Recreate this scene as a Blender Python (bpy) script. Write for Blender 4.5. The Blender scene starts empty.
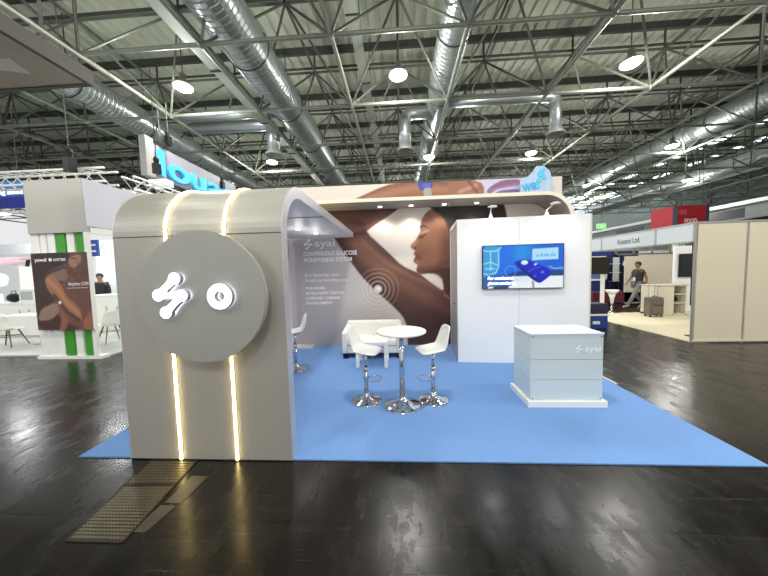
import bpy, bmesh, math, random
import numpy as np
from mathutils import Vector, Matrix
random.seed(7)
S = bpy.context.scene
COL = S.collection
PI = math.pi

# ------------------------------------------------------------------ materials
def lin(c):
    return tuple(((v/12.92) if v <= .04045 else ((v+.055)/1.055)**2.4) for v in [x/255. for x in c])
MATS = {}
def mat(name, rgb, rough=.5, metal=0., emit=0., emit_rgb=None, noise=0., nscale=8., bump=0., spec=.5, alpha=1., trans=0., coat=0.):
    if name in MATS: return MATS[name]
    m = bpy.data.materials.new(name); m.use_nodes = True
    nt = m.node_tree; b = nt.nodes['Principled BSDF']
    c = lin(rgb)+(1,)
    b.inputs['Base Color'].default_value = c
    b.inputs['Roughness'].default_value = rough
    b.inputs['Metallic'].default_value = metal
    b.inputs['Specular IOR Level'].default_value = spec
    b.inputs['Alpha'].default_value = alpha
    b.inputs['Transmission Weight'].default_value = trans
    b.inputs['Coat Weight'].default_value = coat
    if emit:
        b.inputs['Emission Color'].default_value = lin(emit_rgb or rgb)+(1,)
        b.inputs['Emission Strength'].default_value = emit
    if noise or bump:
        tc = nt.nodes.new('ShaderNodeTexCoord'); n = nt.nodes.new('ShaderNodeTexNoise')
        n.inputs['Scale'].default_value = nscale; n.inputs['Detail'].default_value = 4
        nt.links.new(tc.outputs['Object'], n.inputs['Vector'])
        if noise:
            r = nt.nodes.new('ShaderNodeMix'); r.data_type = 'RGBA'
            r.inputs['A'].default_value = tuple(v*(1-noise) for v in c[:3])+(1,)
            r.inputs['B'].default_value = tuple(min(1, v*(1+noise)) for v in c[:3])+(1,)
            nt.links.new(n.outputs['Fac'], r.inputs['Factor'])
            nt.links.new(r.outputs['Result'], b.inputs['Base Color'])
        if bump:
            bp = nt.nodes.new('ShaderNodeBump'); bp.inputs['Strength'].default_value = bump
            bp.inputs['Distance'].default_value = .01
            nt.links.new(n.outputs['Fac'], bp.inputs['Height']); nt.links.new(bp.outputs['Normal'], b.inputs['Normal'])
    MATS[name] = m
    return m
def vmat(name, rough=.5, emit=0.):
    m = bpy.data.materials.new(name); m.use_nodes = True
    nt = m.node_tree; b = nt.nodes['Principled BSDF']
    a = nt.nodes.new('ShaderNodeAttribute'); a.attribute_name = 'print'
    if not emit: nt.links.new(a.outputs['Color'], b.inputs['Base Color'])
    b.inputs['Roughness'].default_value = rough
    if emit:
        nt.links.new(a.outputs['Color'], b.inputs['Emission Color'])
        b.inputs['Emission Strength'].default_value = emit
        b.inputs['Base Color'].default_value = (0, 0, 0, 1)
    return m

WHITE = mat('white_laminate', (242, 242, 243), .45, noise=.02, nscale=1.5)
WHITE2 = mat('white_plastic', (238, 238, 234), .35)
WLEATH = mat('white_leatherette', (232, 231, 226), .45, bump=.2, nscale=60)
CHROME = mat('chrome', (205, 208, 212), .09, 1.)
SILVER = mat('brushed_silver_laminate', (178, 175, 166), .42, .3, noise=.04, nscale=1.2)
SILVIN = mat('silver_inner_laminate', (214, 210, 212), .5, .1)
TRIM = mat('aluminium_edge', (205, 206, 214), .35, .5)
SEAM = mat('dark_seam', (70, 68, 64), .7)
BLACK = mat('black_plastic', (14, 14, 16), .45, spec=.3)
BLKSCR = mat('black_screen', (10, 11, 13), .25)
STEEL = mat('galvanised_steel', (176, 182, 172), .45, .5, noise=.15, nscale=3)
STEELD = mat('painted_truss_steel', (122, 128, 116), .5, .2, noise=.2, nscale=2)
STEELK = mat('dark_purlin_steel', (66, 70, 64), .6, .2)
WEB = mat('dark_web_steel', (88, 93, 84), .5, .2)
DECK = mat('corrugated_roof_deck', (196, 202, 184), .6, .1, noise=.06, nscale=.5)
BEIGE = mat('beige_partition', (214, 205, 180), .6, noise=.02, nscale=1)
ALU = mat('anodised_aluminium', (165, 165, 158), .4, .6)
WARM = mat('warm_led_diffuser', (255, 236, 180), .5, emit=21., emit_rgb=(255, 226, 150))
LOGO = mat('white_lit_acrylic', (255, 255, 255), .4, emit=1.6, emit_rgb=(250, 252, 255))
HALO = mat('cool_backlight', (235, 240, 255), .5, emit=5., emit_rgb=(232, 238, 255))
SPOTG = mat('spot_lens', (255, 244, 220), .4, emit=14., emit_rgb=(255, 240, 210))
LAMPG = mat('high_bay_lens', (255, 250, 232), .4, emit=14., emit_rgb=(255, 249, 230))
TXTW = mat('white_vinyl_lettering', (244, 244, 246), .5)
DSK = mat('logo_disc_laminate', (172, 171, 164), .45, .25)

# ------------------------------------------------------------------ helpers
def mesh_obj(name, bm, m=None, parent=None, loc=None, smooth=False):
    me = bpy.data.meshes.new(name)
    bmesh.ops.recalc_face_normals(bm, faces=bm.faces[:])
    bm.to_mesh(me); bm.free()
    return link(name, me, m, parent, loc, smooth)
def link(name, me, m=None, parent=None, loc=None, smooth=False):
    o = bpy.data.objects.new(name, me); COL.objects.link(o)
    if m is not None and len(me.materials) == 0:
        for x in (m if isinstance(m, (list, tuple)) else [m]): me.materials.append(x)
    if parent: o.parent = parent
    if loc is not None: o.location = loc
    if smooth:
        for p in me.polygons: p.use_smooth = True
    return o
def tag(o, label, cat, group=None, kind=None):
    o['label'] = label; o['category'] = cat
    if group: o['group'] = group
    if kind: o['kind'] = kind
    return o
def thing(name, label, cat, loc=(0, 0, 0), rz=0, group=None):
    o = bpy.data.objects.new(name, None); COL.objects.link(o); o.empty_display_size = .1
    o.location = loc; o.rotation_euler = (0, 0, rz)
    return tag(o, label, cat, group)
def struct(o): o['kind'] = 'structure'; return o
def kids(o): return [c for c in bpy.data.objects if c.parent == o]
def dup(root, loc, rz, label, group=None):
    r = root.copy(); COL.objects.link(r); r.location = loc; r.rotation_euler = (0, 0, rz); r['label'] = label
    if group: r['group'] = group
    for ch in kids(root):
        c = ch.copy(); COL.objects.link(c); c.parent = r
        for g in kids(ch):
            d = g.copy(); COL.objects.link(d); d.parent = c
    return r
def B(): return bmesh.new()
def box(bm, x0, x1, y0, y1, z0, z1, bev=0.):
    r = bmesh.ops.create_cube(bm, size=1.)
    vs = r['verts']
    for v in vs:
        v.co = Vector((x0+(v.co.x+.5)*(x1-x0), y0+(v.co.y+.5)*(y1-y0), z0+(v.co.z+.5)*(z1-z0)))
    if bev:
        es = list({e for v in vs for e in v.link_edges})
        bmesh.ops.bevel(bm, geom=es, offset=bev, segments=2, affect='EDGES', profile=.5)
    return vs
def tube(bm, a, b, r, seg=8, r2=None):
    a = Vector(a); b = Vector(b); d = b-a
    if d.length < 1e-6: return
    q = d.to_track_quat('Z', 'Y').to_matrix().to_4x4()
    bmesh.ops.create_cone(bm, cap_ends=True, segments=seg, radius1=r, radius2=r if r2 is None else r2,
                          depth=d.length, matrix=Matrix.Translation((a+b)/2) @ q)
def path(bm, pts, r, seg=8, closed=False):
    n = len(pts); pts = [Vector(p) for p in pts]; rings = []
    up = Vector((0, 0, 1))
    for i, p in enumerate(pts):
        if closed: t = pts[(i+1) % n]-pts[i-1]
        else: t = pts[min(i+1, n-1)]-pts[max(i-1, 0)]
        t.normalize()
        u = up if abs(t.dot(up)) < .95 else Vector((1, 0, 0))
        s = t.cross(u).normalized(); w = s.cross(t)
        rings.append([bm.verts.new(p+(s*math.cos(2*PI*k/seg)+w*math.sin(2*PI*k/seg))*r) for k in range(seg)])
    for i in range(n if closed else n-1):
        A, Bq = rings[i], rings[(i+1) % n]
        for k in range(seg):
            bm.faces.new((A[k], A[(k+1) % seg], Bq[(k+1) % seg], Bq[k]))
    if not closed: bm.faces.new(rings[0]); bm.faces.new(rings[-1])
def lathe(bm, prof, seg=32, c=(0, 0, 0), axis='Z'):
    rings = []
    for r, z in prof:
        if r < 1e-5:
            rings.append([bm.verts.new(Vector(c)+Vector((0, 0, z)))])
        else:
            rings.append([bm.verts.new(Vector(c)+Vector((r*math.cos(2*PI*k/seg), r*math.sin(2*PI*k/seg), z))) for k in range(seg)])
    for a, b in zip(rings, rings[1:]):
        for k in range(seg):
            k2 = (k+1) % seg
            if len(a) == 1 and len(b) == 1: continue
            if len(a) == 1: bm.faces.new((a[0], b[k], b[k2]))
            elif len(b) == 1: bm.faces.new((a[k], a[k2], b[0]))
            else: bm.faces.new((a[k], a[k2], b[k2], b[k]))
def prism_yz(bm, poly, x0, x1):
    a = [bm.verts.new((x0, y, z)) for y, z in poly]; b = [bm.verts.new((x1, y, z)) for y, z in poly]
    n = len(poly)
    for i in range(n): bm.faces.new((a[i], a[(i+1) % n], b[(i+1) % n], b[i]))
    return a, b
def band(bm, outer, inner, lo, hi, ax='X'):
    """closed strip between two open profile lines, extruded along ax ('X': profiles are (y,z); 'Y': (x,z))"""
    def mk(p, t): return bm.verts.new((t, p[0], p[1]) if ax == 'X' else (p[0], t, p[1]))
    O0 = [mk(p, lo) for p in outer]; O1 = [mk(p, hi) for p in outer]
    I0 = [mk(p, lo) for p in inner]; I1 = [mk(p, hi) for p in inner]
    n = len(outer)
    for i in range(n-1):
        bm.faces.new((O0[i], O0[i+1], O1[i+1], O1[i])); bm.faces.new((I0[i], I1[i], I1[i+1], I0[i+1]))
        bm.faces.new((O0[i], I0[i], I0[i+1], O0[i+1])); bm.faces.new((O1[i], O1[i+1], I1[i+1], I1[i]))
    for i in (0, n-1): bm.faces.new((O0[i], O1[i], I1[i], I0[i]))
def text_obj(name, s, size, m, parent=None, mat4=None, ext=.002, bold=0., width=None, italic=0.):
    cu = bpy.data.curves.new(name, 'FONT'); cu.body = s; cu.size = size; cu.extrude = ext; cu.offset = bold
    cu.shear = italic; cu.resolution_u = 3
    o = bpy.data.objects.new(name+'_src', cu); COL.objects.link(o)
    bpy.context.view_layer.update()
    dg = bpy.context.evaluated_depsgraph_get()
    me = bpy.data.meshes.new_from_object(o.evaluated_get(dg)); me.name = name
    bpy.data.objects.remove(o); bpy.data.curves.remove(cu)
    if width:
        xs = [v.co.x for v in me.vertices]; k = width/(max(xs)-min(xs)); x0 = min(xs)
        for v in me.vertices: v.co.x = (v.co.x-x0)*k
    if mat4 is not None: me.transform(mat4)
    me.materials.clear(); me.materials.append(m)
    return link(name, me, None, parent)
RX = Matrix.Rotation(PI/2, 4, 'X')            # text upright, facing -Y
def T(x, y, z): return Matrix.Translation((x, y, z))
def skin_mesh(name, pts, edges, radii, root=0, sub=1):
    me = bpy.data.meshes.new(name); me.from_pydata(pts, edges, [])
    o = bpy.data.objects.new(name+'_src', me); COL.objects.link(o)
    md = o.modifiers.new('s', 'SKIN'); md.use_smooth_shade = True
    o.modifiers.new('u', 'SUBSURF').levels = sub; o.modifiers['u'].render_levels = sub
    if not me.skin_vertices: me.attributes  # layer is created by the modifier
    for i, d in enumerate(me.skin_vertices[0].data):
        r = radii[i]; d.radius = (r, r) if not isinstance(r, tuple) else r
        d.use_root = (i == root)
    bpy.context.view_layer.update()
    dg = bpy.context.evaluated_depsgraph_get()
    out = bpy.data.meshes.new_from_object(o.evaluated_get(dg)); out.name = name
    bpy.data.objects.remove(o); bpy.data.meshes.remove(me)
    return out

# ---- painting of printed graphics (flat artwork of the prints, with portal shade on the wall)
def sdf(P, poly):
    poly = np.array(poly, float); n = len(poly); d = np.full(len(P), 1e9); ins = np.zeros(len(P), bool)
    for i in range(n):
        a = poly[i]; b = poly[(i+1) % n]; e = b-a; w = P-a
        t = np.clip((w@e)/(e@e), 0, 1); q = w-t[:, None]*e
        d = np.minimum(d, (q**2).sum(1))
        c = ((a[1] <= P[:, 1]) != (b[1] <= P[:, 1]))
        with np.errstate(divide='ignore', invalid='ignore'):
            xi = a[0]+(P[:, 1]-a[1])/(b[1]-a[1] if b[1] != a[1] else 1e-9)*e[0]
        ins ^= c & (P[:, 0] < xi)
    d = np.sqrt(d)
    return np.where(ins, -d, d)
def smooth(poly, it=1):
    for _ in range(it):
        out = []
        for i in range(len(poly)):
            a, b = poly[i], poly[(i+1) % len(poly)]
            out += [(a[0]*.8+b[0]*.2, a[1]*.8+b[1]*.2), (a[0]*.2+b[0]*.8, a[1]*.2+b[1]*.8)]
        poly = out
    return poly
def seg_d(P, a, b):
    a = np.array(a); b = np.array(b); e = b-a; w = P-a; t = np.clip((w@e)/(e@e), 0, 1)
    return np.sqrt(((w-t[:, None]*e)**2).sum(1))
class Paint:
    def __init__(s, P, rgb): s.P = P; s.c = np.tile(np.array(rgb, float), (len(P), 1))
    def mix(s, a, rgb):
        a = np.clip(a, 0, 1)[:, None]; s.c = s.c*(1-a)+np.array(rgb, float)*a
    def poly(s, poly, rgb, soft=.02, al=1., sm=1):
        d = sdf(s.P, smooth(poly, sm)); a = np.clip(.5-d/soft, 0, 1)*al; s.mix(a, rgb); return np.clip(.5-d/soft, 0, 1)
    def stroke(s, pts, w, rgb, al=1., mask=None):
        d = np.full(len(s.P), 1e9)
        for a, b in zip(pts, pts[1:]): d = np.minimum(d, seg_d(s.P, a, b))
        a = np.exp(-(d/w)**2)*al
        if mask is not None: a = a*mask
        s.mix(a, rgb)
    def ell(s, c, r, rgb, soft=.02, al=1., rot=0):
        q = s.P-np.array(c); cr, sr = math.cos(rot), math.sin(rot)
        x = (q[:, 0]*cr+q[:, 1]*sr)/r[0]; y = (-q[:, 0]*sr+q[:, 1]*cr)/r[1]
        d = (np.sqrt(x*x+y*y)-1)*min(r); s.mix(np.clip(.5-d/soft, 0, 1)*al, rgb)
    def ring(s, c, r, w, rgb, al=1.):
        d = np.abs(np.sqrt(((s.P-np.array(c))**2).sum(1))-r); s.mix(np.exp(-(d/w)**2)*al, rgb)
def print_grid(name, x0, x1, z0, z1, cell, painter, m, parent, y=0.):
    nx = max(2, int(round((x1-x0)/cell))); nz = max(2, int(round((z1-z0)/cell)))
    X, Z = np.meshgrid(np.linspace(x0, x1, nx+1), np.linspace(z0, z1, nz+1))
    P = np.stack([X.ravel(), Z.ravel()], 1)
    co = np.stack([P[:, 0], np.full(len(P), y), P[:, 1]], 1)
    i = (np.arange(nz)[:, None]*(nx+1)+np.arange(nx)[None]).ravel()
    F = np.stack([i, i+1, i+nx+2, i+nx+1], 1)
    me = bpy.data.meshes.new(name); me.from_pydata(co.tolist(), [], F.tolist())
    rgb = np.clip(painter(P), 0, 255)/255.
    l = np.where(rgb <= .04045, rgb/12.92, ((rgb+.055)/1.055)**2.4)
    at = me.color_attributes.new('print', 'FLOAT_COLOR', 'POINT')
    at.data.foreach_set('color', np.concatenate([l, np.ones((len(l), 1))], 1).astype(np.float32).ravel())
    return link(name, me, m, parent)

# ================================================================== camera
f_px, pit, rol, yaw = 277.9998, .06238517, -.02552385, -.0584693
F_ = Vector((math.sin(yaw)*math.cos(pit), math.cos(yaw)*math.cos(pit), -math.sin(pit)))
R_ = F_.cross(Vector((0, 0, 1))).normalized(); U_ = R_.cross(F_)
R2 = R_*math.cos(rol)+U_*math.sin(rol); U2 = -R_*math.sin(rol)+U_*math.cos(rol)
cd = bpy.data.cameras.new('camera'); co = bpy.data.objects.new('camera', cd); COL.objects.link(co)
M = Matrix((R2, U2, -F_)).transposed().to_4x4(); M.translation = (0, 0, 1.67)
co.matrix_world = M; cd.sensor_width = 36; cd.sensor_fit = 'HORIZONTAL'; cd.lens = 36*f_px/768
cd.clip_start = .05; cd.clip_end = 300; S.camera = co

# ================================================================== world + view
w = bpy.data.worlds.new('hall_daylight'); S.world = w; w.use_nodes = True
w.node_tree.nodes['Background'].inputs['Color'].default_value = (.97, .98, 1, 1)
w.node_tree.nodes['Background'].inputs['Strength'].default_value = .85
S.view_settings.view_transform = 'Standard'; S.view_settings.look = 'None'
S.view_settings.exposure = 0.; S.view_settings.gamma = 1.; S.view_settings.use_curve_mapping = False

# ================================================================== hall floor
def floor_material():
    m = bpy.data.materials.new('dark_hall_floor'); m.use_nodes = True
    nt = m.node_tree; N = nt.nodes; L = nt.links; b = N['Principled BSDF']
    tc = N.new('ShaderNodeTexCoord')
    mp = N.new('ShaderNodeMapping'); mp.inputs['Location'].default_value = (.15, -1.72, 0)
    L.new(tc.outputs['Object'], mp.inputs['Vector'])
    br = N.new('ShaderNodeTexBrick'); br.offset = .5; br.inputs['Scale'].default_value = 1.
    br.inputs['Brick Width'].default_value = 1.15; br.inputs['Row Height'].default_value = 2.4
    br.inputs['Mortar Size'].default_value = .012; br.inputs['Mortar Smooth'].default_value = .3
    br.inputs['Color1'].default_value = (.006, .005, .004, 1); br.inputs['Color2'].default_value = (.012, .010, .008, 1)
    br.inputs['Mortar'].default_value = (.004, .0035, .003, 1)
    L.new(mp.outputs['Vector'], br.inputs['Vector'])
    n1 = N.new('ShaderNodeTexNoise'); n1.inputs['Scale'].default_value = 1.1; n1.inputs['Detail'].default_value = 5; n1.inputs['Roughness'].default_value = .6
    L.new(tc.outputs['Object'], n1.inputs['Vector'])
    # scratches : noise stretched along two directions
    def scr(rot, sc):
        q = N.new('ShaderNodeMapping'); q.inputs['Rotation'].default_value = (0, 0, rot); q.inputs['Scale'].default_value = sc
        L.new(tc.outputs['Object'], q.inputs['Vector'])
        n = N.new('ShaderNodeTexNoise'); n.inputs['Scale'].default_value = 3.; n.inputs['Detail'].default_value = 3
        L.new(q.outputs['Vector'], n.inputs['Vector'])
        r = N.new('ShaderNodeValToRGB'); r.color_ramp.elements[0].position = .62; r.color_ramp.elements[1].position = .78
        L.new(n.outputs['Fac'], r.inputs['Fac']); return r
    s1 = scr(.5, (.5, 14, 1)); s2 = scr(-.35, (.4, 18, 1))
    ad = N.new('ShaderNodeMath'); ad.operation = 'MAXIMUM'
    L.new(s1.outputs['Color'], ad.inputs[0]); L.new(s2.outputs['Color'], ad.inputs[1])
    # colour
    m1 = N.new('ShaderNodeMix'); m1.data_type = 'RGBA'; m1.blend_type = 'MULTIPLY'; m1.inputs['Factor'].default_value = .8
    cr = N.new('ShaderNodeValToRGB'); cr.color_ramp.elements[0].color = (.45, .43, .4, 1); cr.color_ramp.elements[1].color = (1.5, 1.45, 1.35, 1)
    cr.color_ramp.elements[0].position = .35; cr.color_ramp.elements[1].position = .68
    L.new(n1.outputs['Fac'], cr.inputs['Fac'])
    L.new(br.outputs['Color'], m1.inputs['A']); L.new(cr.outputs['Color'], m1.inputs['B'])
    m2 = N.new('ShaderNodeMix'); m2.data_type = 'RGBA'; m2.inputs['B'].default_value = (.07, .065, .055, 1)
    mm = N.new('ShaderNodeMath'); mm.operation = 'MULTIPLY'; mm.inputs[1].default_value = .3
    L.new(ad.outputs[0], mm.inputs[0]); L.new(mm.outputs[0], m2.inputs['Factor']); L.new(m1.outputs['Result'], m2.inputs['A'])
    L.new(m2.outputs['Result'], b.inputs['Base Color'])
    mr = N.new('ShaderNodeMapRange'); mr.inputs['To Min'].default_value = .12; mr.inputs['To Max'].default_value = .38
    mr.inputs['From Min'].default_value = .3; mr.inputs['From Max'].default_value = .7
    n3 = N.new('ShaderNodeTexNoise'); n3.inputs['Scale'].default_value = 4.5; n3.inputs['Detail'].default_value = 9; n3.inputs['Roughness'].default_value = .72
    q3 = N.new('ShaderNodeMapping'); q3.inputs['Scale'].default_value = (1, .45, 1); q3.inputs['Rotation'].default_value = (0, 0, .4)
    L.new(tc.outputs['Object'], q3.inputs['Vector']); L.new(q3.outputs['Vector'], n3.inputs['Vector'])
    L.new(n3.outputs['Fac'], mr.inputs['Value']); L.new(mr.outputs['Result'], b.inputs['Roughness'])
    b.inputs['Specular IOR Level'].default_value = .24
    bp = N.new('ShaderNodeBump'); bp.inputs['Strength'].default_value = .14; bp.inputs['Distance'].default_value = .003
    h = N.new('ShaderNodeMath'); h.operation = 'SUBTRACT'
    sc = N.new('ShaderNodeMath'); sc.operation = 'MULTIPLY'; sc.inputs[1].default_value = .12
    L.new(ad.outputs[0], sc.inputs[0]); L.new(n1.outputs['Fac'], h.inputs[0]); L.new(sc.outputs[0], h.inputs[1])
    h2 = N.new('ShaderNodeMath'); h2.operation = 'SUBTRACT'; L.new(h.outputs[0], h2.inputs[0]); L.new(br.outputs['Fac'], h2.inputs[1])
    L.new(h2.outputs[0], bp.inputs['Height']); L.new(bp.outputs['Normal'], b.inputs['Normal'])
    return m
bm = B(); box(bm, -40, 34, -9, 66, -.2, 0)
struct(mesh_obj('floor', bm, floor_material()))

# ================================================================== hall walls
HW = mat('hall_wall_paint', (196, 200, 200), .8, noise=.08, nscale=.3)
HWD = mat('hall_wall_panel', (120, 126, 124), .8, noise=.1, nscale=.3)
bm = B(); box(bm, -40, 34, 60, 60.3, 0, 11)
struct(mesh_obj('wall_back', bm, HW))
bm = B(); box(bm, 33.7, 34, -9, 60, 0, 11)
struct(mesh_obj('wall_right', bm, HWD))
WIN = mat('added_glow_pane', (250, 252, 255), .3, emit=1.8, emit_rgb=(244, 249, 255))
k = 1
for i in range(9):                                   # glowing high windows added in the far wall for bright haze
    bm = B(); box(bm, -38+i*8, -31+i*8, 59.88, 59.97, 4.5, 10.4)
    o = mesh_obj('window_%d' % k, bm, WIN); struct(o)
    bm = B()
    for x in range(1, 7): box(bm, -38+i*8+x-.04, -38+i*8+x+.04, 59.8, 59.88, 4.5, 10.4)
    box(bm, -38.1+i*8, -30.9+i*8, 59.78, 59.88, 10.4, 10.5); box(bm, -38.1+i*8, -30.9+i*8, 59.78, 59.88, 4.35, 4.5)
    mesh_obj('window_frame', bm, STEELD, o); k += 1

# ================================================================== roof : deck, purlins, space frame
ZD, ZT, ZB = 10.75, 9.7, 7.5
bm = B()
xs = []; x = -40.
prof = []
while x < 34:
    prof += [(x, 0), (x+.17, 0), (x+.21, .1), (x+.38, .1)]; x += .42
a = [bm.verts.new((p[0], -9, ZD+p[1])) for p in prof]; b = [bm.verts.new((p[0], 60, ZD+p[1])) for p in prof]
for i in range(len(prof)-1): bm.faces.new((a[i], a[i+1], b[i+1], b[i]))
ceil = mesh_obj('ceiling', bm, DECK); struct(ceil)
MX, MY, X0, Y0 = 3.33, 2.93, -4.9-3.33*10, 7.15-2.93*3
NX, NY = 23, 13
bm = B(); bw = B()
def bn(i, j): return (X0+i*MX, Y0+j*MY, ZB)
def tn(i, j): return (X0+(i+.5)*MX, Y0+(j+.5)*MY, ZT)
for i in range(NX):
    for j in range(NY):
        sg = 8 if j < 8 else 5
        far = j > 14
        if i < NX-1: tube(bm, bn(i, j), bn(i+1, j), .052, sg)
        if j < NY-1: tube(bm, bn(i, j), bn(i, j+1), .058, sg)
        if i < NX-1 and j < NY-1:
            t = tn(i, j)
            if i < NX-2: tube(bw, t, tn(i+1, j), .045, sg)
            if j < NY-2 and j < 10: tube(bw, t, tn(i, j+1), .045, sg)
            for di in (0, 1):
                for dj in (0, 1): tube(bw if (i+j+di) % 3 else bm, bn(i+di, j+dj), t, .036, 6 if j < 8 else 4)
        if j < 9:
            bmesh.ops.create_icosphere(bm, subdivisions=1, radius=.1, matrix=T(*bn(i, j)))
sf = mesh_obj('space_frame', bm, STEELD, ceil)
mesh_obj('web_members', bw, WEB, ceil)
bm = B()
for j in range(NY):                                   # dark purlins under the deck
    y = Y0+(j+.5)*MY+.1
    box(bm, -40, 34, y-.06, y+.06, ZD-.28, ZD-.02)
    tube(bm, (-40, y+.02, ZT+.25), (34, y+.02, ZT+.25), .05, 5)
for i in range(NX):
    for j in range(0, NY, 1):
        tube(bm, tn(i, j) , (X0+(i+.5)*MX, Y0+(j+.5)*MY, ZD-.3), .04, 5)
mesh_obj('purlin', bm, STEELK, ceil)
# narrow light skylight strips at the right side of the roof
k = 20
SKY = mat('skylight_pane', (245, 250, 250), .3, emit=3.2, emit_rgb=(240, 248, 250))
for i in range(4):
    for j in range(7):
        bm = B(); x = 20.5+i*3.2; y = 18+j*3.6+i*.4
        box(bm, x, x+.5, y, y+2.2, ZD-.06, ZD-.03)
        struct(mesh_obj('window_%d' % k, bm, SKY)); k += 1

for i in range(18):                                   # far rows of roof lights
    for j in range(6):
        bm = B(); x = -38+i*4.; y = 38+j*3.6
        box(bm, x, x+3.0, y, y+2.3, ZD-.06, ZD-.03)
        struct(mesh_obj('window_%d' % k, bm, SKY)); k += 1

# tall secondary members: vertical hanger pipes and cable trays along the chords
def tray(x, y0, y1, z, lab):
    t = thing('cable_tray', lab, 'cable tray', (x, y0, z))
    bm = B()
    box(bm, -.15, .15, 0, y1-y0, 0, .02); box(bm, -.16, -.145, 0, y1-y0, 0, .1); box(bm, .145, .16, 0, y1-y0, 0, .1)
    mesh_obj('tray', bm, STEEL, t)
    bm = B()
    for q in (-.09, -.03, .04, .1): tube(bm, (q, 0, .05), (q, y1-y0, .05), .022, 6)
    mesh_obj('cable', bm, BLACK, t)
    bm = B()
    yy = .5
    while yy < y1-y0:
        tube(bm, (.2, yy, 0), (.2, yy, ZD-z-.1), .015, 5); box(bm, -.2, .22, yy-.02, yy+.02, -.03, 0); yy += 2.93
    mesh_obj('hanger', bm, STEELK, t)
    return t
tray(-5.3, 2, 40, 7.72, 'long grey cable tray with dark cables running beside the large left duct')
tray(-1.2, 2, 40, 9.0, 'thin grey cable tray under the roof above the middle of the stand')

# ------------------------------------------------------------------ ducts
def spiral_duct(x, y0, y1, z, r, lab, m=None, elbow=None, hangers=True):
    t = thing('ventilation_duct', lab, 'duct', (x, y0, z))
    bm = B(); seg = 28; y = 0.; rings = []; L = y1-y0; step = .16
    n = int(min(L, 26)/step)
    ys = [i*step for i in range(n+1)]
    if L > 26: ys += [L]
    for i, yy in enumerate(ys):
        for d, rr in ((-.022, r), (0, r+.014), (.022, r)):
            if yy+d < 0: continue
            rings.append([bm.verts.new((rr*math.cos(2*PI*k/seg), yy+d, rr*math.sin(2*PI*k/seg))) for k in range(seg)])
    for A, C in zip(rings, rings[1:]):
        for k in range(seg): bm.faces.new((A[k], A[(k+1) % seg], C[(k+1) % seg], C[k]))
    mesh_obj('pipe', bm, m or STEEL, t, smooth=False)
    bm = B(); yy = 1.2
    while yy < L:
        bm2 = [(math.cos(a)*(r+.03), yy, math.sin(a)*(r+.03)) for a in [2*PI*k/20 for k in range(20)]]
        path(bm, bm2, .02, 5, closed=True)
        tube(bm, (0, yy, r), (0, yy, ZD-z-.05), .02, 5); yy += 2.93
    mesh_obj('hanger', bm, STEELK, t)
    return t
DUCT = mat('galvanised_spiral_duct', (188, 196, 196), .35, .75, noise=.12, nscale=2)
spiral_duct(-4.42, 1.5, 46, 8.45, .62, 'wide silver spiral duct left of centre, above the curved stand wall', DUCT)
spiral_duct(1.72, 1.5, 46, 8.55, .46, 'silver spiral duct running away above the middle of the stand', DUCT)
spiral_duct(15.6, 5, 50, 8.54, .55, 'silver spiral duct at right, above the white trade booth', DUCT)
spiral_duct(22.6, 10, 50, 8.06, .6, 'farther silver duct at right edge of the hall, beyond the first right one', DUCT)
spiral_duct(-11.3, 8.2, 50, 8.5, .55, 'silver spiral duct at left running behind the cyan letter sign', DUCT)
def branch(pts, r, lab):
    t = thing('branch_duct', lab, 'duct', pts[0])
    p0 = Vector(pts[0]); bm = B(); P = [Vector(p)-p0 for p in pts]; out = [P[0]]
    for i in range(1, len(P)-1):
        a = P[i]+(P[i-1]-P[i]).normalized()*r*1.6; c = P[i]+(P[i+1]-P[i]).normalized()*r*1.6
        for s in range(7):
            u = s/6.; out.append(a*(1-u)**2+P[i]*2*u*(1-u)+c*u*u)
    out.append(P[-1]); path(bm, out, r, 18)
    mesh_obj('pipe', bm, DUCT, t, smooth=True)
    bm = B(); e = P[-1]
    d = (P[-1]-P[-2]).normalized()
    lathe(bm, [(r, .05), (r+.1, -.02), (r+.12, -.12), (r+.02, -.12), (r*.7, -.06), (0, -.06)], 20, e)
    mesh_obj('diffuser', bm, STEEL, t)
branch([(-4.9, 11.6, 8.3), (-9.0, 11.6, 8.3)], .2, 'short pipe crossing between the two left ducts')
branch([(-9.2, 12.4, 8.25), (-5.45, 12.4, 8.25), (-5.45, 12.4, 7.0)], .26, 'bent branch duct with round outlet, left of the widest duct')
branch([(1.5, 12.4, 8.35), (.35, 12.4, 8.35), (.35, 12.4, 6.9)], .25, 'bent branch duct with round outlet beside the middle duct')
branch([(2.0, 12.0, 8.5), (6.4, 12.0, 8.5), (6.4, 12.0, 7.1)], .22, 'long branch duct going right from the middle duct and turning down')
branch([(15.2, 10.2, 8.5), (13.2, 10.2, 8.5), (13.2, 10.2, 7.1)], .3, 'branch duct turned down near the right duct')

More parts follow.
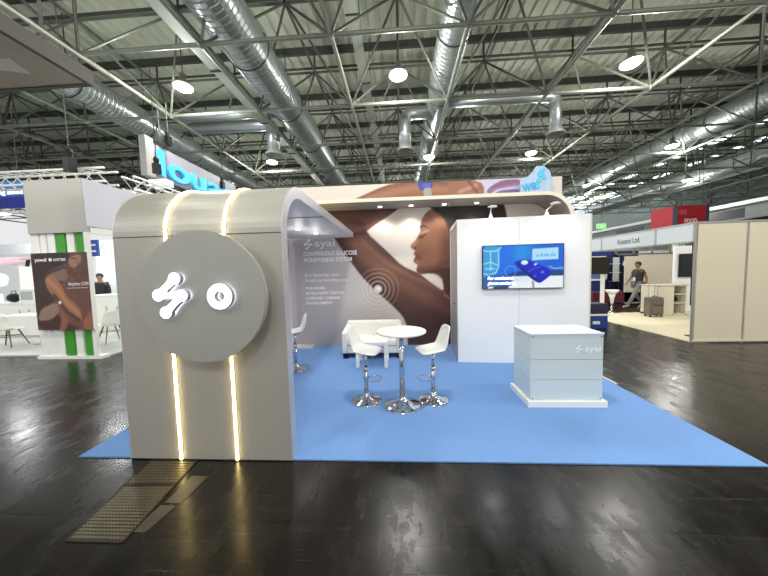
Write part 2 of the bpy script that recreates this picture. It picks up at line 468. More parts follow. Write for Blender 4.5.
# ------------------------------------------------------------------ high bay lamps
def make_lamp(loc, lab, power, tilt=0):
    t = thing('high_bay_lamp', lab, 'lamp', loc, 0, 'hall lamps hanging from the roof')
    bm = B(); lathe(bm, [(.02, .42), (.09, .4), (.1, .2), (.16, .16), (.29, .03), (.3, 0), (.27, 0), (.14, .12), (0, .13)], 24)
    mesh_obj('housing', bm, ALU, t, smooth=True)
    bm = B(); lathe(bm, [(.27, .005), (.27, -.03), (.2, -.07), (0, -.085)], 24); mesh_obj('lens', bm, LAMPG, t, smooth=True)
    bm = B(); tube(bm, (0, 0, .4), (0, 0, (ZD-loc[2]-.1) if abs(loc[0]-1.64) > .1 else 8.07-loc[2]), .014, 6); mesh_obj('suspension_rod', bm, STEELK, t)
    return t
def lamp_light(loc, power, size=.6):
    ld = bpy.data.lights.new('hall_lamp', 'AREA'); ld.shape = 'DISK'; ld.size = size; ld.energy = power*.42; ld.color = (1, .965, .9)
    o = bpy.data.objects.new('hall_lamp', ld); COL.objects.link(o); o.location = (loc[0], loc[1], loc[2]-.1)
    # point light added under the round lens to brighten the roof
    ld = bpy.data.lights.new('hall_lamp_fill', 'POINT'); ld.shadow_soft_size = .25; ld.energy = power*.85; ld.color = (1, .98, .93)
    o = bpy.data.objects.new('hall_lamp_fill', ld); COL.objects.link(o); o.location = (loc[0], loc[1], loc[2]-.45)
LP = [((.08, 9.17, 7.8), 'round hall lamp glowing brightest above the middle of the stand'),
      ((7.18, 9.32, 7.8), 'bright round hall lamp above the right side, nearest on that side'),
      ((-6.91, 9.06, 7.8), 'bright round hall lamp hanging left of the widest duct'),
      ((1.64, 14.96, 7.5), 'small hall lamp just behind and below the brightest middle one'),
      ((-6.9, 15.36, 7.8), 'small hall lamp seen above the curved stand wall, right of the cyan sign'),
      ((7.2, 15.86, 7.8), 'small hall lamp below the nearest right one'),
      ((14.37, 15.84, 7.8), 'hall lamp glowing in front of the right duct'),
      ((21.39, 22.32, 7.8), 'small far hall lamp at right below the lamp by the right duct'),
      ((.1, 22.6, 7.8), 'far hall lamp over the middle, third row back'),
      ((-7., 22.6, 7.8), 'far hall lamp left of centre, third row back'),
      ((7.2, 22.6, 7.8), 'far hall lamp right of centre, third row back'),
      ((14.4, 22.6, 7.8), 'far hall lamp behind the one by the right duct'),
      ((-14., 22.6, 7.8), 'far hall lamp at left beyond the cyan letters')]
for l, s in LP:
    make_lamp(l, s, 0); lamp_light(l, 330)
for x in (-13.5, -6.8, .1, 7.2, 14.):
    lamp_light((x, 2.4, 7.8), 330); lamp_light((x, -4.4, 7.8), 330)
for x in (-14, 0., 14):
    lamp_light((x, 34, 7.8), 900)

# ================================================================== THE STAND
# carpet
CARP = mat('blue_carpet', (110, 148, 202), .85, noise=.06, nscale=25, bump=.3, spec=.2)
bm = B(); box(bm, -3.037, 2.957, 2.329, 6.15, .0, .012)
tag(mesh_obj('carpet', bm, CARP), 'bright blue carpet covering the stand floor', 'carpet')

# ---- curved silver wall module (portal)
AX0, AX1, AY, AB = -2.492, -.989, 2.313, 6.0
ZR = .49
def arch_profile(off):
    r = ZR-off; pts = [(AY+off, .012), (AY+off, 2.015)]
    for k in range(1, 17):
        a = PI/2*k/16
        pts.append((AY+ZR-r*math.cos(a), 2.015+r*math.sin(a)))
    pts.append((AB, 2.015+r))
    return pts
t = thing('curved_wall', 'silver wall bending over into a roof, left half of the stand', 'wall', (AX0, AY, 0))
def loc_to(t, bm): bmesh.ops.translate(bm, verts=bm.verts[:], vec=-Vector(t.location)); return bm
bm = B(); band(bm, arch_profile(0), arch_profile(.03), AX0, AX1); mesh_obj('outer_shell', loc_to(t, bm), SILVER, t)
bm = B(); band(bm, arch_profile(.031), arch_profile(.1), AX0+.004, AX1-.004); mesh_obj('inner_lining', loc_to(t, bm), SILVIN, t)
for x0, x1 in ((AX1, AX1+.006), (AX0-.006, AX0)):
    bm = B(); band(bm, arch_profile(-.002), arch_profile(.102), x0, x1); mesh_obj('edge_trim', loc_to(t, bm), TRIM, t)
bm = B(); box(bm, AX0, AX1, AY-.0015, AY+.004, 2.011, 2.019); mesh_obj('panel_joint', loc_to(t, bm), SEAM, t)
bm = B(); box(bm, AX0+.01, AX1-.01, 3.68, 3.685, 2.398, 2.404); mesh_obj('ceiling_joint', loc_to(t, bm), SEAM, t)
# led strips recessed into the shell
for sx in (-2.012, -1.487):
    st = None
    pr = arch_profile(-.014)
    bm = B(); band(bm, pr, arch_profile(-.001), sx-.0065, sx+.0065)
    mesh_obj('led_strip', loc_to(t, bm), WARM, t)
    bm = B()
    for s in (-1, 1):
        band(bm, arch_profile(-.004), arch_profile(-.0005), sx+s*.014-.003, sx+s*.014+.003)
    mesh_obj('strip_channel', loc_to(t, bm), mat('channel_alu', (214, 205, 180), .4, .3), t)
bm = B(); box(bm, -2.46, -2.40, 2.85, 5.99, .012, 2.395); mesh_obj('end_panel', loc_to(t, bm), SILVIN, t)
# ceiling spots in the portal
def spot_part(parent, x, y, z, energy=14, ang=1.9, fill_energy=0):
    P = Vector(parent.location)
    bm = B(); lathe(bm, [(.055, 0), (.06, -.008), (.045, -.01), (.04, 0)], 20, Vector((x, y, z))-P)
    o = mesh_obj('spot_ring', bm, CHROME, parent)
    bm = B(); lathe(bm, [(.04, -.004), (.038, -.012), (0, -.014)], 20, Vector((x, y, z))-P)
    mesh_obj('spot_lens', bm, SPOTG, parent)
    ld = bpy.data.lights.new('spot', 'SPOT'); ld.energy = energy; ld.spot_size = ang; ld.spot_blend = .6; ld.shadow_soft_size = .04; ld.color = (1, .95, .86)
    q = bpy.data.objects.new('spot', ld); COL.objects.link(q); q.location = (x, y, z-.03)
    if fill_energy:
        ld = bpy.data.lights.new('spot_fill', 'POINT'); ld.energy = fill_energy; ld.shadow_soft_size = .05; ld.color = (1, .95, .88)  # extra point light added to brighten the portal ceiling
        q = bpy.data.objects.new('spot_fill', ld); COL.objects.link(q); q.location = (x, y, z-.2)
spot_part(t, -1.68, 4.61, 2.405, 30, fill_energy=2.6); spot_part(t, -1.55, 5.15, 2.405, 30, fill_energy=2.2)

# ---- disc with backlit logo
dc = Vector((-1.63, 2.2, 1.49))
t = thing('logo_disc', 'large round grey disc mounted on the silver curved wall', 'sign', dc)
bm = B()
bmesh.ops.create_cone(bm, cap_ends=True, segments=96, radius1=.545, radius2=.545, depth=.05, matrix=T(0, -.0, 0) @ Matrix.Rotation(PI/2, 4, 'X'))
es = [e for e in bm.edges if len(e.link_faces) == 2 and any(len(f.verts) > 4 for f in e.link_faces)]
bmesh.ops.bevel(bm, geom=es, offset=.004, segments=2, affect='EDGES')
mesh_obj('disc', bm, DSK, t)
bm = B(); bmesh.ops.create_cone(bm, cap_ends=True, segments=64, radius1=.49, radius2=.49, depth=.088, matrix=T(0, .069, 0) @ Matrix.Rotation(PI/2, 4, 'X'))
mesh_obj('mounting_drum', bm, SILVIN, t)
balls = {'a': (-1.80, 1.649), 'b': (-1.943, 1.518), 'c': (-1.748, 1.512), 'd': (-1.889, 1.377)}
def blob(bm, cs, links, r, y0, y1, grow=0., neck=.56):
    cnt = [0]
    def disc(c, rr):
        cnt[0] += 1; e = .00012*cnt[0]
        bmesh.ops.create_cone(bm, cap_ends=True, segments=32, radius1=rr, radius2=rr, depth=y1-y0+e, matrix=T(c[0], (y0-e+y1)/2, c[1]) @ Matrix.Rotation(PI/2, 4, 'X'))
    for c in cs: disc(c, r+grow)
    for a, b, bend in links:
        a = Vector(a); b = Vector(b); d = b-a; n = Vector((-d.y, d.x)).normalized()
        K = 12; top = []; bot = []
        for i in range(K+1):
            u = i/K; w_ = (r*(neck+(.92-neck)*(abs(2*u-1)**2.6))+grow)*.97
            p = a+d*u+n*bend*math.sin(PI*u)
            top.append(p+n*w_); bot.append(p-n*w_)
        rows = []; cnt[0] += 1
        for y in (y0-.00012*cnt[0], y1):
            rows.append(([bm.verts.new((p.x, y, p.y)) for p in top], [bm.verts.new((p.x, y, p.y)) for p in bot]))
        for i in range(K):
            for tp, bt in rows: bm.faces.new((tp[i], tp[i+1], bt[i+1], bt[i]))
            bm.faces.new((rows[0][0][i], rows[0][0][i+1], rows[1][0][i+1], rows[1][0][i]))
            bm.faces.new((rows[0][1][i], rows[0][1][i+1], rows[1][1][i+1], rows[1][1][i]))
def rel(c): return (c[0]-dc.x, c[1]-dc.z)
def logo_links(bl): return [(bl['a'], bl['b'], 0), (bl['b'], bl['c'], -.0), (bl['c'], bl['d'], 0)]
bl = {k_: rel(v) for k_, v in balls.items()}
def ringm(bm, c, r0, r1, y0, y1, seg=48):
    v = [[bm.verts.new((c[0]+r*math.cos(2*PI*k/seg), y, c[1]+r*math.sin(2*PI*k/seg))) for k in range(seg)] for r, y in ((r1, y0), (r1, y1), (r0, y1), (r0, y0))]
    for q in range(4):
        A, C = v[q], v[(q+1) % 4]
        for k in range(seg): bm.faces.new((A[k], A[(k+1) % seg], C[(k+1) % seg], C[k]))
GREY = mat('letter_return_grey', (150, 152, 158), .5)
LSIDE = GREY
t2 = thing('backlit_molecule_letter', 'glowing white symbol of four joined dots on the round grey disc', 'sign', dc)
bm = B(); blob(bm, bl.values(), logo_links(bl), .049, -.082, -.079); mesh_obj('lit_face', bm, LOGO, t2)
bm = B(); blob(bm, bl.values(), logo_links(bl), .0495, -.079, -.042); mesh_obj('letter_return', bm, LSIDE, t2)
bm = B(); blob(bm, bl.values(), logo_links(bl), .036, -.041, -.030); mesh_obj('back_light', bm, HALO, t2)
t2 = thing('backlit_ring_letter', 'glowing white ring on the round grey disc, right of the four dots', 'sign', dc)
rc = rel((-1.433, 1.498))
bm = B(); ringm(bm, rc, .042, .102, -.082, -.079); mesh_obj('lit_face', bm, LOGO, t2)
bm = B(); ringm(bm, rc, .0415, .1025, -.079, -.042); mesh_obj('letter_return', bm, LSIDE, t2)
bm = B(); ringm(bm, rc, .053, .09, -.041, -.030); mesh_obj('back_light', bm, HALO, t2)

# ---- back wall with printed graphic
G = {
'fore_low':[(-2.159,3.156),(-0.009,3.073),(-0.011,2.978),(-0.741,2.533),(-0.722,2.435),(-1.008,2.444),(-1.773,2.774)],
'arm_up':[(-1.77,2.86),(-1.492,2.547),(-1.262,2.147),(-0.837,1.542),(-0.557,1.248),(-0.211,0.931),(0.047,0.66),(0.131,0.435),(0.141,-0.149),(1.713,-0.341),(1.718,0.982),(0.928,1.195),(0.65,1.397),(0.436,1.577),(0.049,1.761),(-0.25,2.073),(-0.719,2.521),(-0.713,2.736),(-1.277,2.972)],
'fore_high':[(-1.004,3.219),(-0.828,3.276),(-0.301,3.487),(0.151,3.562),(0.429,3.592),(0.724,3.548),(0.998,3.526),(1.312,3.543),(1.541,3.554),(1.81,3.439),(1.81,3.107),(1.015,3.139)],
'hand':[(1.019,3.525),(1.312,3.543),(1.541,3.554),(1.666,3.486),(1.769,3.316),(1.768,3.109),(1.351,3.125),(1.099,3.135)],
'lavender':[(1.66,3.66),(2.549,3.66),(2.552,3.0),(1.77,3.0)],
'phand':[(1.851,3.272),(1.955,3.391),(2.182,3.505),(2.55,3.51),(2.55,3.387),(2.305,3.356),(2.079,3.324),(1.934,3.227)],
'phand2':[(1.955,3.184),(2.141,3.301),(2.551,3.305),(2.551,3.222),(2.244,3.214)],
'hair':[(0.611,3.049),(0.697,3.109),(1.726,3.111),(2.203,3.05),(2.265,2.882),(2.307,2.63),(2.141,2.257),(1.132,2.289),(1.071,2.462),(1.009,2.676),(0.884,2.849),(0.737,2.939)],
'face':[(0.673,2.963),(0.544,2.841),(0.477,2.694),(0.453,2.567),(0.463,2.482),(0.408,2.398),(0.341,2.293),(0.242,2.199),(0.252,2.134),(0.327,2.1),(0.337,2.067),(0.303,2.014),(0.357,1.959),(0.312,1.906),(0.3,1.841),(0.396,1.773),(0.352,1.688),(0.372,1.611),(0.458,1.565),(0.588,1.584),(0.782,1.59),(0.889,1.544),(0.931,1.434),(0.947,0.997),(1.718,0.982),(1.725,2.797),(1.074,2.821),(0.906,2.891)],
'brow':[(0.454,2.61),(0.519,2.64),(0.604,2.605),(0.667,2.518),(0.603,2.573),(0.518,2.597),(0.453,2.567)],
'lash':[(0.429,2.397),(0.493,2.385),(0.58,2.457),(0.558,2.404),(0.493,2.352),(0.428,2.355)],
'nostril':[(0.317,2.165),(0.382,2.184),(0.359,2.12),(0.316,2.122)],
'lips':[(0.303,2.014),(0.379,2.033),(0.465,1.966),(0.399,1.936),(0.463,1.88),(0.376,1.817),(0.311,1.852),(0.312,1.906),(0.357,1.959)],
'watch':[(0.407,3.50),(0.44,3.535),(0.683,3.54),(0.745,3.49),(0.723,3.40),(0.616,3.35),(0.468,3.36)],
'strap':[(0.532,3.399),(0.702,3.424),(0.72,3.213),(0.55,3.22)],
'neck':[(0.459,1.62),(0.783,1.655),(1.51,1.808),(1.505,0.987),(0.97,1.085),(0.931,1.434),(0.803,1.568)],
'patch':[(2.264,3.193),(2.244,3.007),(2.307,2.63),(2.78,2.613),(2.797,2.986),(2.735,3.174)]}
def paint_wall(P):
    p = Paint(P, (226, 217, 206))
    g = np.clip((-P[:, 0]+.2)/1.8, 0, 1)*np.clip((2.9-P[:, 1])/.6, 0, 1)
    p.mix(g*.95, (176, 171, 174))  # grey at left: print tone plus the portal's shade painted in
    p.mix(np.clip((1.9-P[:, 1])/2.5, 0, .5)*np.clip(.6-P[:, 0], 0, 1), (168, 163, 164))
    p.poly(G['lavender'], (206, 200, 222), .02, sm=0)
    m = p.poly(G['fore_high'], (150, 101, 76), .03)
    p.stroke([(-.7, 3.24), (.3, 3.42), (.95, 3.36), (1.6, 3.42)], .07, (176, 128, 100), .7, m)
    p.stroke([(-.8, 3.3), (-.2, 3.5), (.4, 3.58), (1., 3.5), (1.6, 3.52)], .05, (116, 74, 56), .6, m)
    m = p.poly(G['hand'], (158, 108, 86), .03)
    p.stroke([(1.3, 3.3), (1.65, 3.42)], .04, (222, 196, 180), .5, m); p.stroke([(1.35, 3.16), (1.7, 3.2)], .05, (235, 222, 212), .8, m)
    p.stroke([(1.5, 3.5), (1.72, 3.2)], .03, (104, 62, 50), .7, m)
    m = p.poly(G['phand'], (132, 96, 128), .03); p.stroke([(1.95, 3.3), (2.5, 3.42)], .03, (168, 132, 158), .7, m)
    p.poly(G['phand2'], (122, 100, 150), .03)
    m = p.poly(G['fore_low'], (104, 66, 56), .025)
    p.stroke([(-1.6, 2.7), (-.9, 2.6), (-.3, 2.9)], .14, (124, 82, 68), .7, m)
    p.stroke([(-1.7, 3.0), (0, 3.0)], .12, (66, 42, 38), .7, m)
    m = p.poly(G['arm_up'], (88, 55, 46), .025)
    p.stroke([(-1.05, 2.35), (-.5, 1.8), (.05, 1.4), (.6, 1.05)], .2, (136, 90, 72), .85, m)
    p.stroke([(-.8, 2.3), (-.3, 1.85), (.3, 1.5), (.9, 1.25)], .07, (156, 108, 88), .6, m)
    p.stroke([(-1.4, 2.45), (-.8, 1.6), (-.2, 1.0), (.1, .6)], .1, (64, 38, 33), .7, m)
    p.stroke([(.4, .3), (1.2, .5), (1.6, .8)], .35, (70, 38, 32), .8, m)
    p.stroke([(.65, .98), (1.1, .72), (1.5, .5)], .09, (116, 74, 62), .5, m)
    p.stroke([(-1.1, 2.46), (-.75, 2.5)], .05, (58, 34, 30), .7, m)
    m = p.poly(G['face'], (140, 93, 70), .022)
    p.stroke([(.6, 2.75), (.58, 2.62), (.75, 2.75)], .09, (172, 124, 100), .7, m)
    p.stroke([(.36, 2.3), (.31, 2.2)], .045, (182, 134, 110), .8, m)
    p.ell((.78, 2.12), (.2, .2), (168, 116, 90), .3, .6)
    p.stroke([(1.0, 2.5), (1.05, 2.1), (.95, 1.8)], .14, (112, 70, 54), .7, m)
    p.stroke([(.45, 1.64), (.8, 1.68), (1.1, 1.85)], .08, (92, 54, 42), .8, m)
    p.stroke([(.5, 2.47), (.62, 2.5)], .03, (196, 152, 130), .8, m)
    m2 = p.poly(G['neck'], (70, 41, 34), .05)
    m = p.poly(G['hair'], (42, 33, 32), .05)
    p.poly(G['brow'], (62, 40, 34), .02, .85); p.poly(G['lash'], (44, 28, 26), .018, .95); p.poly(G['nostril'], (70, 40, 34), .02, .8)
    p.poly(G['lips'], (128, 70, 66), .02, .85); p.stroke([(.35, 1.95), (.48, 1.925)], .012, (72, 38, 36), .9)
    p.stroke([(.36, 1.86), (.42, 1.84)], .02, (176, 116, 108), .7)
    p.poly(G['watch'], (72, 76, 168), .02); p.ell((.6, 3.46), (.09, .05), (104, 108, 206), .03, .7)
    p.poly(G['strap'], (168, 166, 158), .02)
    p.poly(G['patch'], (222, 216, 206), .03)
    for r, a in ((.17, .75), (.26, .6), (.35, .45), (.45, .3)): p.ring((-.49, 1.269), r, .014, (226, 216, 210), a)
    p.ell((-.49, 1.269), (.09, .09), (214, 210, 204), .02); p.ell((-.475, 1.28), (.045, .045), (244, 242, 238), .02)
    return p.c
t = thing('graphic_wall', 'tall stand back wall printed with a woman raising her arm', 'wall', (0, 6.1, 0))
bm = B(); box(bm, -2.45, 3.4, .003, .1, .012, 3.53); mesh_obj('wall_panel', bm, BEIGE, t)
print_grid('printed_graphic', -2.45, 3.4, .012, 3.53, .0195, paint_wall, vmat('wall_print', .55), t)
def put_text(nm, s, x, z, size, width, bold=0., parent=t, y=-.004, m=TXTW, italic=0., ext=.001):
    return text_obj(nm, s, size, m, parent, T(x, y, z) @ RX, ext, bold, width, italic)
def small_logo(nm, x, z, s, parent, y, m=TXTW, yth=.002):
    q = {k_: ((v[0]+1.846)*s*5.2+x, (v[1]-1.513)*s*5.2+z) for k_, v in balls.items()}
    bm = B(); blob(bm, q.values(), [(q['a'], q['b'], 0), (q['b'], q['c'], 0), (q['c'], q['d'], 0)], .05*s*5.2*.85, y-yth, y, neck=.5)
    bmesh.ops.create_cone(bm, cap_ends=True, segments=16, radius1=s*.14, radius2=s*.14, depth=yth, matrix=T(x+s*1.05, y-yth/2, z-s*.15) @ Matrix.Rotation(PI/2, 4, 'X'))
    return mesh_obj(nm, bm, m, parent)
small_logo('logo_symbol', -2.02, 2.29, .13, t, -.004)
put_text('syai_lettering', 'syai', -1.86, 2.235, .23, .44, .001)
put_text('headline', 'CONTINUOUS GLUCOSE', -2.13, 2.04, .13, 1.2, .003)
put_text('headline', 'MONITORING SYSTEM', -2.13, 1.90, .13, 1.08, .003)
put_text('subtitle', 'Bio-Sensing with', -2.12, 1.58, .1, .78)
put_text('subtitle', 'Artificial Intelligence', -2.12, 1.46, .1, .95)
for i, (s, wd) in enumerate((('FOR MORE', .44), ('INTELLIGENT DIGITAL', .87), ('CHRONIC DISEASE', .77), ('MANAGEMENT.', .62))):
    put_text('body_text', s, -2.11, 1.29-i*.112, .085, wd, .0015)
# cut-out with cyan lettering on the top right of the wall
def paint_cyan(P):
    p = Paint(P, (176, 196, 226))
    p.ell((2.9, 3.5), (.18, .22), (92, 190, 228), .1, .9); p.ell((2.7, 3.34), (.2, .12), (80, 168, 222), .1, .9)
    p.ell((3.0, 3.28), (.12, .12), (196, 180, 220), .1, .9); p.ell((2.97, 3.62), (.1, .1), (150, 220, 236), .06, .9)
    p.stroke([(2.75, 3.2), (2.9, 3.42), (3.05, 3.5)], .02, (60, 130, 200), .8)
    return p.c
cut = [(2.50, 3.12), (3.11, 3.12), (3.12, 3.42), (3.08, 3.6), (3.03, 3.64), (2.97, 3.70), (2.82, 3.71), (2.76, 3.62), (2.64, 3.5), (2.5, 3.48)]
t3 = thing('cyan_cutout_sign', 'small pale blue cut-out with cyan lettering on top of the stand', 'sign', (0, 5.95, 0))
bm = B(); a = [bm.verts.new((x, 0, z)) for x, z in cut]; b = [bm.verts.new((x, .04, z)) for x, z in cut]
bm.faces.new(a); bm.faces.new(b[::-1])
for i in range(len(cut)): bm.faces.new((a[i], b[i], b[(i+1) % len(cut)], a[(i+1) % len(cut)]))
mesh_obj('board', bm, mat('pale_lavender_board', (176, 200, 228), .5, noise=.25, nscale=9), t3)
text_obj('cyan_lettering', 'we', .3, mat('cyan_paint', (70, 176, 226), .5), t3, T(2.54, -.004, 3.2) @ RX @ Matrix.Rotation(.2, 4, 'Z'), .003, .01, .3)
bm = B()
for (x, z, r) in ((2.9, 3.55, .075), (2.86, 3.42, .06), (2.96, 3.48, .05), (2.84, 3.3, .055), (2.95, 3.64, .04)):
    bmesh.ops.create_cone(bm, cap_ends=True, segments=20, radius1=r, radius2=r*.8, depth=.012, matrix=T(x, -.006, z) @ Matrix.Rotation(PI/2, 4, 'X'))
mesh_obj('cyan_blob', bm, mat('bright_cyan_paint', (96, 200, 232), .5), t3)

# return panel at the left end of the back wall
bm = B(); box(bm, -2.47, -1.945, 5.82, 6.09, .012, .05)
tag(mesh_obj('base_ledge', bm, mat('return_grey', (196, 192, 198), .55)), 'low pale ledge on the carpet in the back corner behind the lone stool', 'ledge')

# ---- white band frame standing off the back wall
def band_profile(off):
    R = .52-off; xR, zT = 3.25, 3.06; x = []
    p = [(-2.44, zT-off), (xR-.52, zT-off)]
    for k in range(1, 15):
        a = PI/2*k/14; p.append((xR-.52+R*math.sin(a), zT-.52+R*math.cos(a)))
    p.append((xR-off, .014)); return p
t = thing('canopy_band', 'cream edged canopy band running along the printed wall, rounded at right', 'canopy', (0, 5.4, 0))
bm = B(); band(bm, band_profile(0), band_profile(.065), 0, .02, 'Y'); mesh_obj('front_edge', bm, mat('cream_edge', (232, 226, 210), .45), t)
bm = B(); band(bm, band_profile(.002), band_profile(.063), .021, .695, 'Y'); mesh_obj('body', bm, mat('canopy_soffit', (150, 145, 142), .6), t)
for x in (-.38, .26, .93, 1.58): spot_part(t, x, 5.82, 2.995, 20, 2.2)

# ---- storage cabin
t = thing('storage_cabin', 'tall white cabin with a flat front, right rear of the stand', 'cabin', (1.0, 4.915, .012), -.0703)
CW, CD, CH = 2.125, 1.12, 2.5
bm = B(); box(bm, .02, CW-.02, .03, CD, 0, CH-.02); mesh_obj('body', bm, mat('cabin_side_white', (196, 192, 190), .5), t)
for x0, x1 in ((0, 1.018), (1.022, CW)):
    bm = B(); box(bm, x0, x1, 0, .03, 0, CH, .003); mesh_obj('front_panel', bm, WHITE, t)
bm = B(); box(bm, -.004, .02, .03, CD, CH-.07, CH); box(bm, -.004, .02, CD-.06, CD, 0, CH-.07); mesh_obj('side_door_frame', bm, WHITE2, t)
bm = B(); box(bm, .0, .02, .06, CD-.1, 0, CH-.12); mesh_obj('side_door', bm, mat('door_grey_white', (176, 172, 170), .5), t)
bm = B(); tube(bm, (-.03, .2, 1.02), (-.03, .32, 1.02), .01); tube(bm, (0, .2, 1.02), (-.03, .2, 1.02), .01); mesh_obj('door_handle', bm, CHROME, t)
bm = B(); box(bm, CW-.006, CW+.02, .0, .05, 0, CH); mesh_obj('corner_profile', bm, mat('cream_profile', (222, 214, 190), .5), t)

# ---- TV on the cabin
cab = Matrix.Translation((1.0, 4.915, .012)) @ Matrix.Rotation(-.0703, 4, 'Z')
t = thing('television', 'wall screen on the white cabin showing a blue glucose sensor advert', 'television', cab @ Vector((.41, -.05, 1.295)), -.0703)
TW, TH = 1.295, .74
bm = B(); box(bm, 0, TW, 0, .045, 0, TH, .004); mesh_obj('case', bm, BLACK, t)
def paint_tv(P):
    q = np.stack([88+(P[:, 0])/TW*602, 70+(1-P[:, 1]/TH)*320], 1)
    p = Paint(q, (18, 108, 224))
    p.ell((380, 130), (70, 70), (38, 160, 232), 80, .7, .5); p.ell((620, 150), (120, 90), (20, 90, 210), 60, .6)
    p.ell((270, 150), (60, 110), (24, 120, 240), 60, .6)
    p.poly([(88, 70), (228, 70), (214, 200), (205, 262), (180, 292), (88, 292)], (58, 168, 222), 14, .85)
    for pts in ([(228, 86), (190, 112), (120, 112), (88, 100)], [(208, 110), (212, 220), (190, 270), (140, 286), (90, 274)], [(150, 120), (150, 250)], [(100, 205), (150, 190), (200, 215)], [(110, 240), (180, 240)]):
        p.stroke(pts, 5, (196, 236, 250), .85)
    p.poly([(240, 292), (360, 262), (430, 262), (400, 300), (200, 300)], (12, 48, 128), 14, .9)
    p.poly([(480, 262), (690, 258), (690, 300), (560, 305)], (30, 62, 110), 10, .9)
    p.stroke([(585, 232), (620, 248), (690, 244)], 4, (190, 230, 250), .8)
    p.poly([(88, 296), (470, 300), (690, 300), (690, 390), (88, 390)], (238, 244, 250), 6, 1, 0)
    p.poly([(88, 296), (140, 300), (132, 390), (88, 390)], (50, 80, 130), 8, .9)
    p.poly([(185, 362), (286, 362), (286, 390), (160, 390)], (34, 46, 78), 5, .9)
    p.poly([(100, 285), (300, 288), (330, 350), (290, 372), (100, 372)], (40, 96, 180), 10, .9); p.poly([(320, 300), (440, 300), (440, 345), (300, 345)], (206, 228, 240), 16, .5)
    p.ring((300, 262), 40, 3, (120, 190, 250), .7)
    p.stroke([(465, 340), (470, 380)], 7, (60, 80, 110), .7)
    p.poly([(318, 196), (400, 176), (430, 180), (575, 246), (598, 268), (596, 296), (525, 348), (505, 350), (450, 316)], (18, 28, 190), 5)
    p.poly([(318, 196), (330, 200), (505, 330), (500, 348), (450, 316)], (8, 16, 96), 4, .9)
    p.stroke([(430, 270), (480, 240), (520, 235)], 4, (70, 110, 240), .8)
    p.ell((535, 272), (12, 9), (120, 160, 250), 4, .8); p.ell((480, 300), (9, 7), (90, 130, 250), 4, .8)
    p.ell((403, 200), (26, 17), (210, 240, 252), 4); p.poly([(468, 212), (492, 204), (500, 216), (476, 226)], (170, 200, 250), 3)
    p.poly([(460, 104), (648, 98), (648, 182), (458, 186)], (176, 226, 248), 4, 1, 0)
    return p.c
print_grid('picture', .012, TW-.012, .012, TH-.012, .0105, lambda P: paint_tv(P), vmat('tv_picture', .3, .95), t, y=-.001)
TVB = mat('screen_text_blue', (40, 110, 190), .5, emit=.8)
TVW = mat('screen_text_white', (250, 252, 255), .5, emit=1.2)
def tvt(s, px, py, w_, size, m, bold=0.): text_obj('screen_text', s, size, m, t, T((px-88)/602*TW, -.003, (1-(py-70)/320)*TH) @ RX, .0005, bold, w_, .2)
tvt('x.0:0e:0s', 484, 160, .31, .075, TVB, .001)
tvt('For continuous', 126, 320, .42, .075, TVW, .003)
tvt('glucose monitoring', 126, 356, .46, .07, TVW, .003)

# ---- little arm spotlights on the cabin roof
def arm_spot(u, lab, lean=0.):
    t = thing('arm_spotlight', lab, 'lamp', cab @ Vector((u, .05, 2.5)), -.0703)
    bm = B(); lathe(bm, [(.04, 0), (.036, .015), (.016, .08), (.01, .11)], 16); mesh_obj('base', bm, WHITE2, t, smooth=True)
    bm = B(); path(bm, [(0, 0, .1), (lean*.5, -.01, .13), (lean*.9, -.04, .165), (lean, -.07, .175)], .009, 8); mesh_obj('arm', bm, WHITE2, t)
    bm = B(); lathe(bm, [(0, .016), (.05, .014), (.075, .004), (.075, -.008), (0, -.01)], 24, (lean, -.12, .178)); mesh_obj('head', bm, WHITE2, t, smooth=False)
    ld = bpy.data.lights.new('arm_spot', 'SPOT'); ld.energy = 24; ld.spot_size = 2.4; ld.spot_blend = .8; ld.shadow_soft_size = .07; ld.color = (.93, .96, 1)
    q = bpy.data.objects.new('arm_spot', ld); COL.objects.link(q); q.location = cab @ Vector((u+lean, -.12, 2.66)); q.rotation_euler = (-.15, 0, 0)
arm_spot(.57, 'small white arm spotlight on the cabin roof, above the left front panel')
arm_spot(1.47, 'small white arm spotlight on the cabin roof, above the right front panel', .08)

# ---- counter
t = thing('reception_counter', 'white box counter with frosted panels, front right of the carpet', 'counter', (1.48, 3.28, .012)); t.scale = (1, .88, .985)
FROST = mat('frosted_pale_acrylic', (208, 219, 220), .22, coat=.4, noise=.03, nscale=2)
bm = B(); box(bm, 0, .9, 0, .62, 0, .075, .003); mesh_obj('plinth', bm, WHITE2, t)
for i, (z0, z1) in enumerate(((.078, .322), (.327, .568), (.573, .872))):
    bm = B(); box(bm, .035, .855, .035, .585, z0, z1, .003); mesh_obj('panel_tier', bm, FROST, t)
bm = B(); box(bm, .045, .845, .045, .575, .075, .87); mesh_obj('core', bm, SEAM, t)
bm = B(); box(bm, .028, .862, .028, .592, .874, .89, .002); mesh_obj('worktop', bm, mat('counter_top_white', (226, 232, 238), .3), t)
for x, z in ((.06, .85), (.83, .85), (.06, .1), (.83, .1)):
    bm = B(); bmesh.ops.create_cone(bm, cap_ends=True, segments=14, radius1=.008, radius2=.008, depth=.01, matrix=T(x, .03, z) @ Matrix.Rotation(PI/2, 4, 'X')); mesh_obj('panel_screw', bm, CHROME, t)
small_logo('logo_symbol', .575, .70, .05, t, .034)
put_text('syai_lettering', 'syai', .655, .672, .1, .17, .001, t, .033)

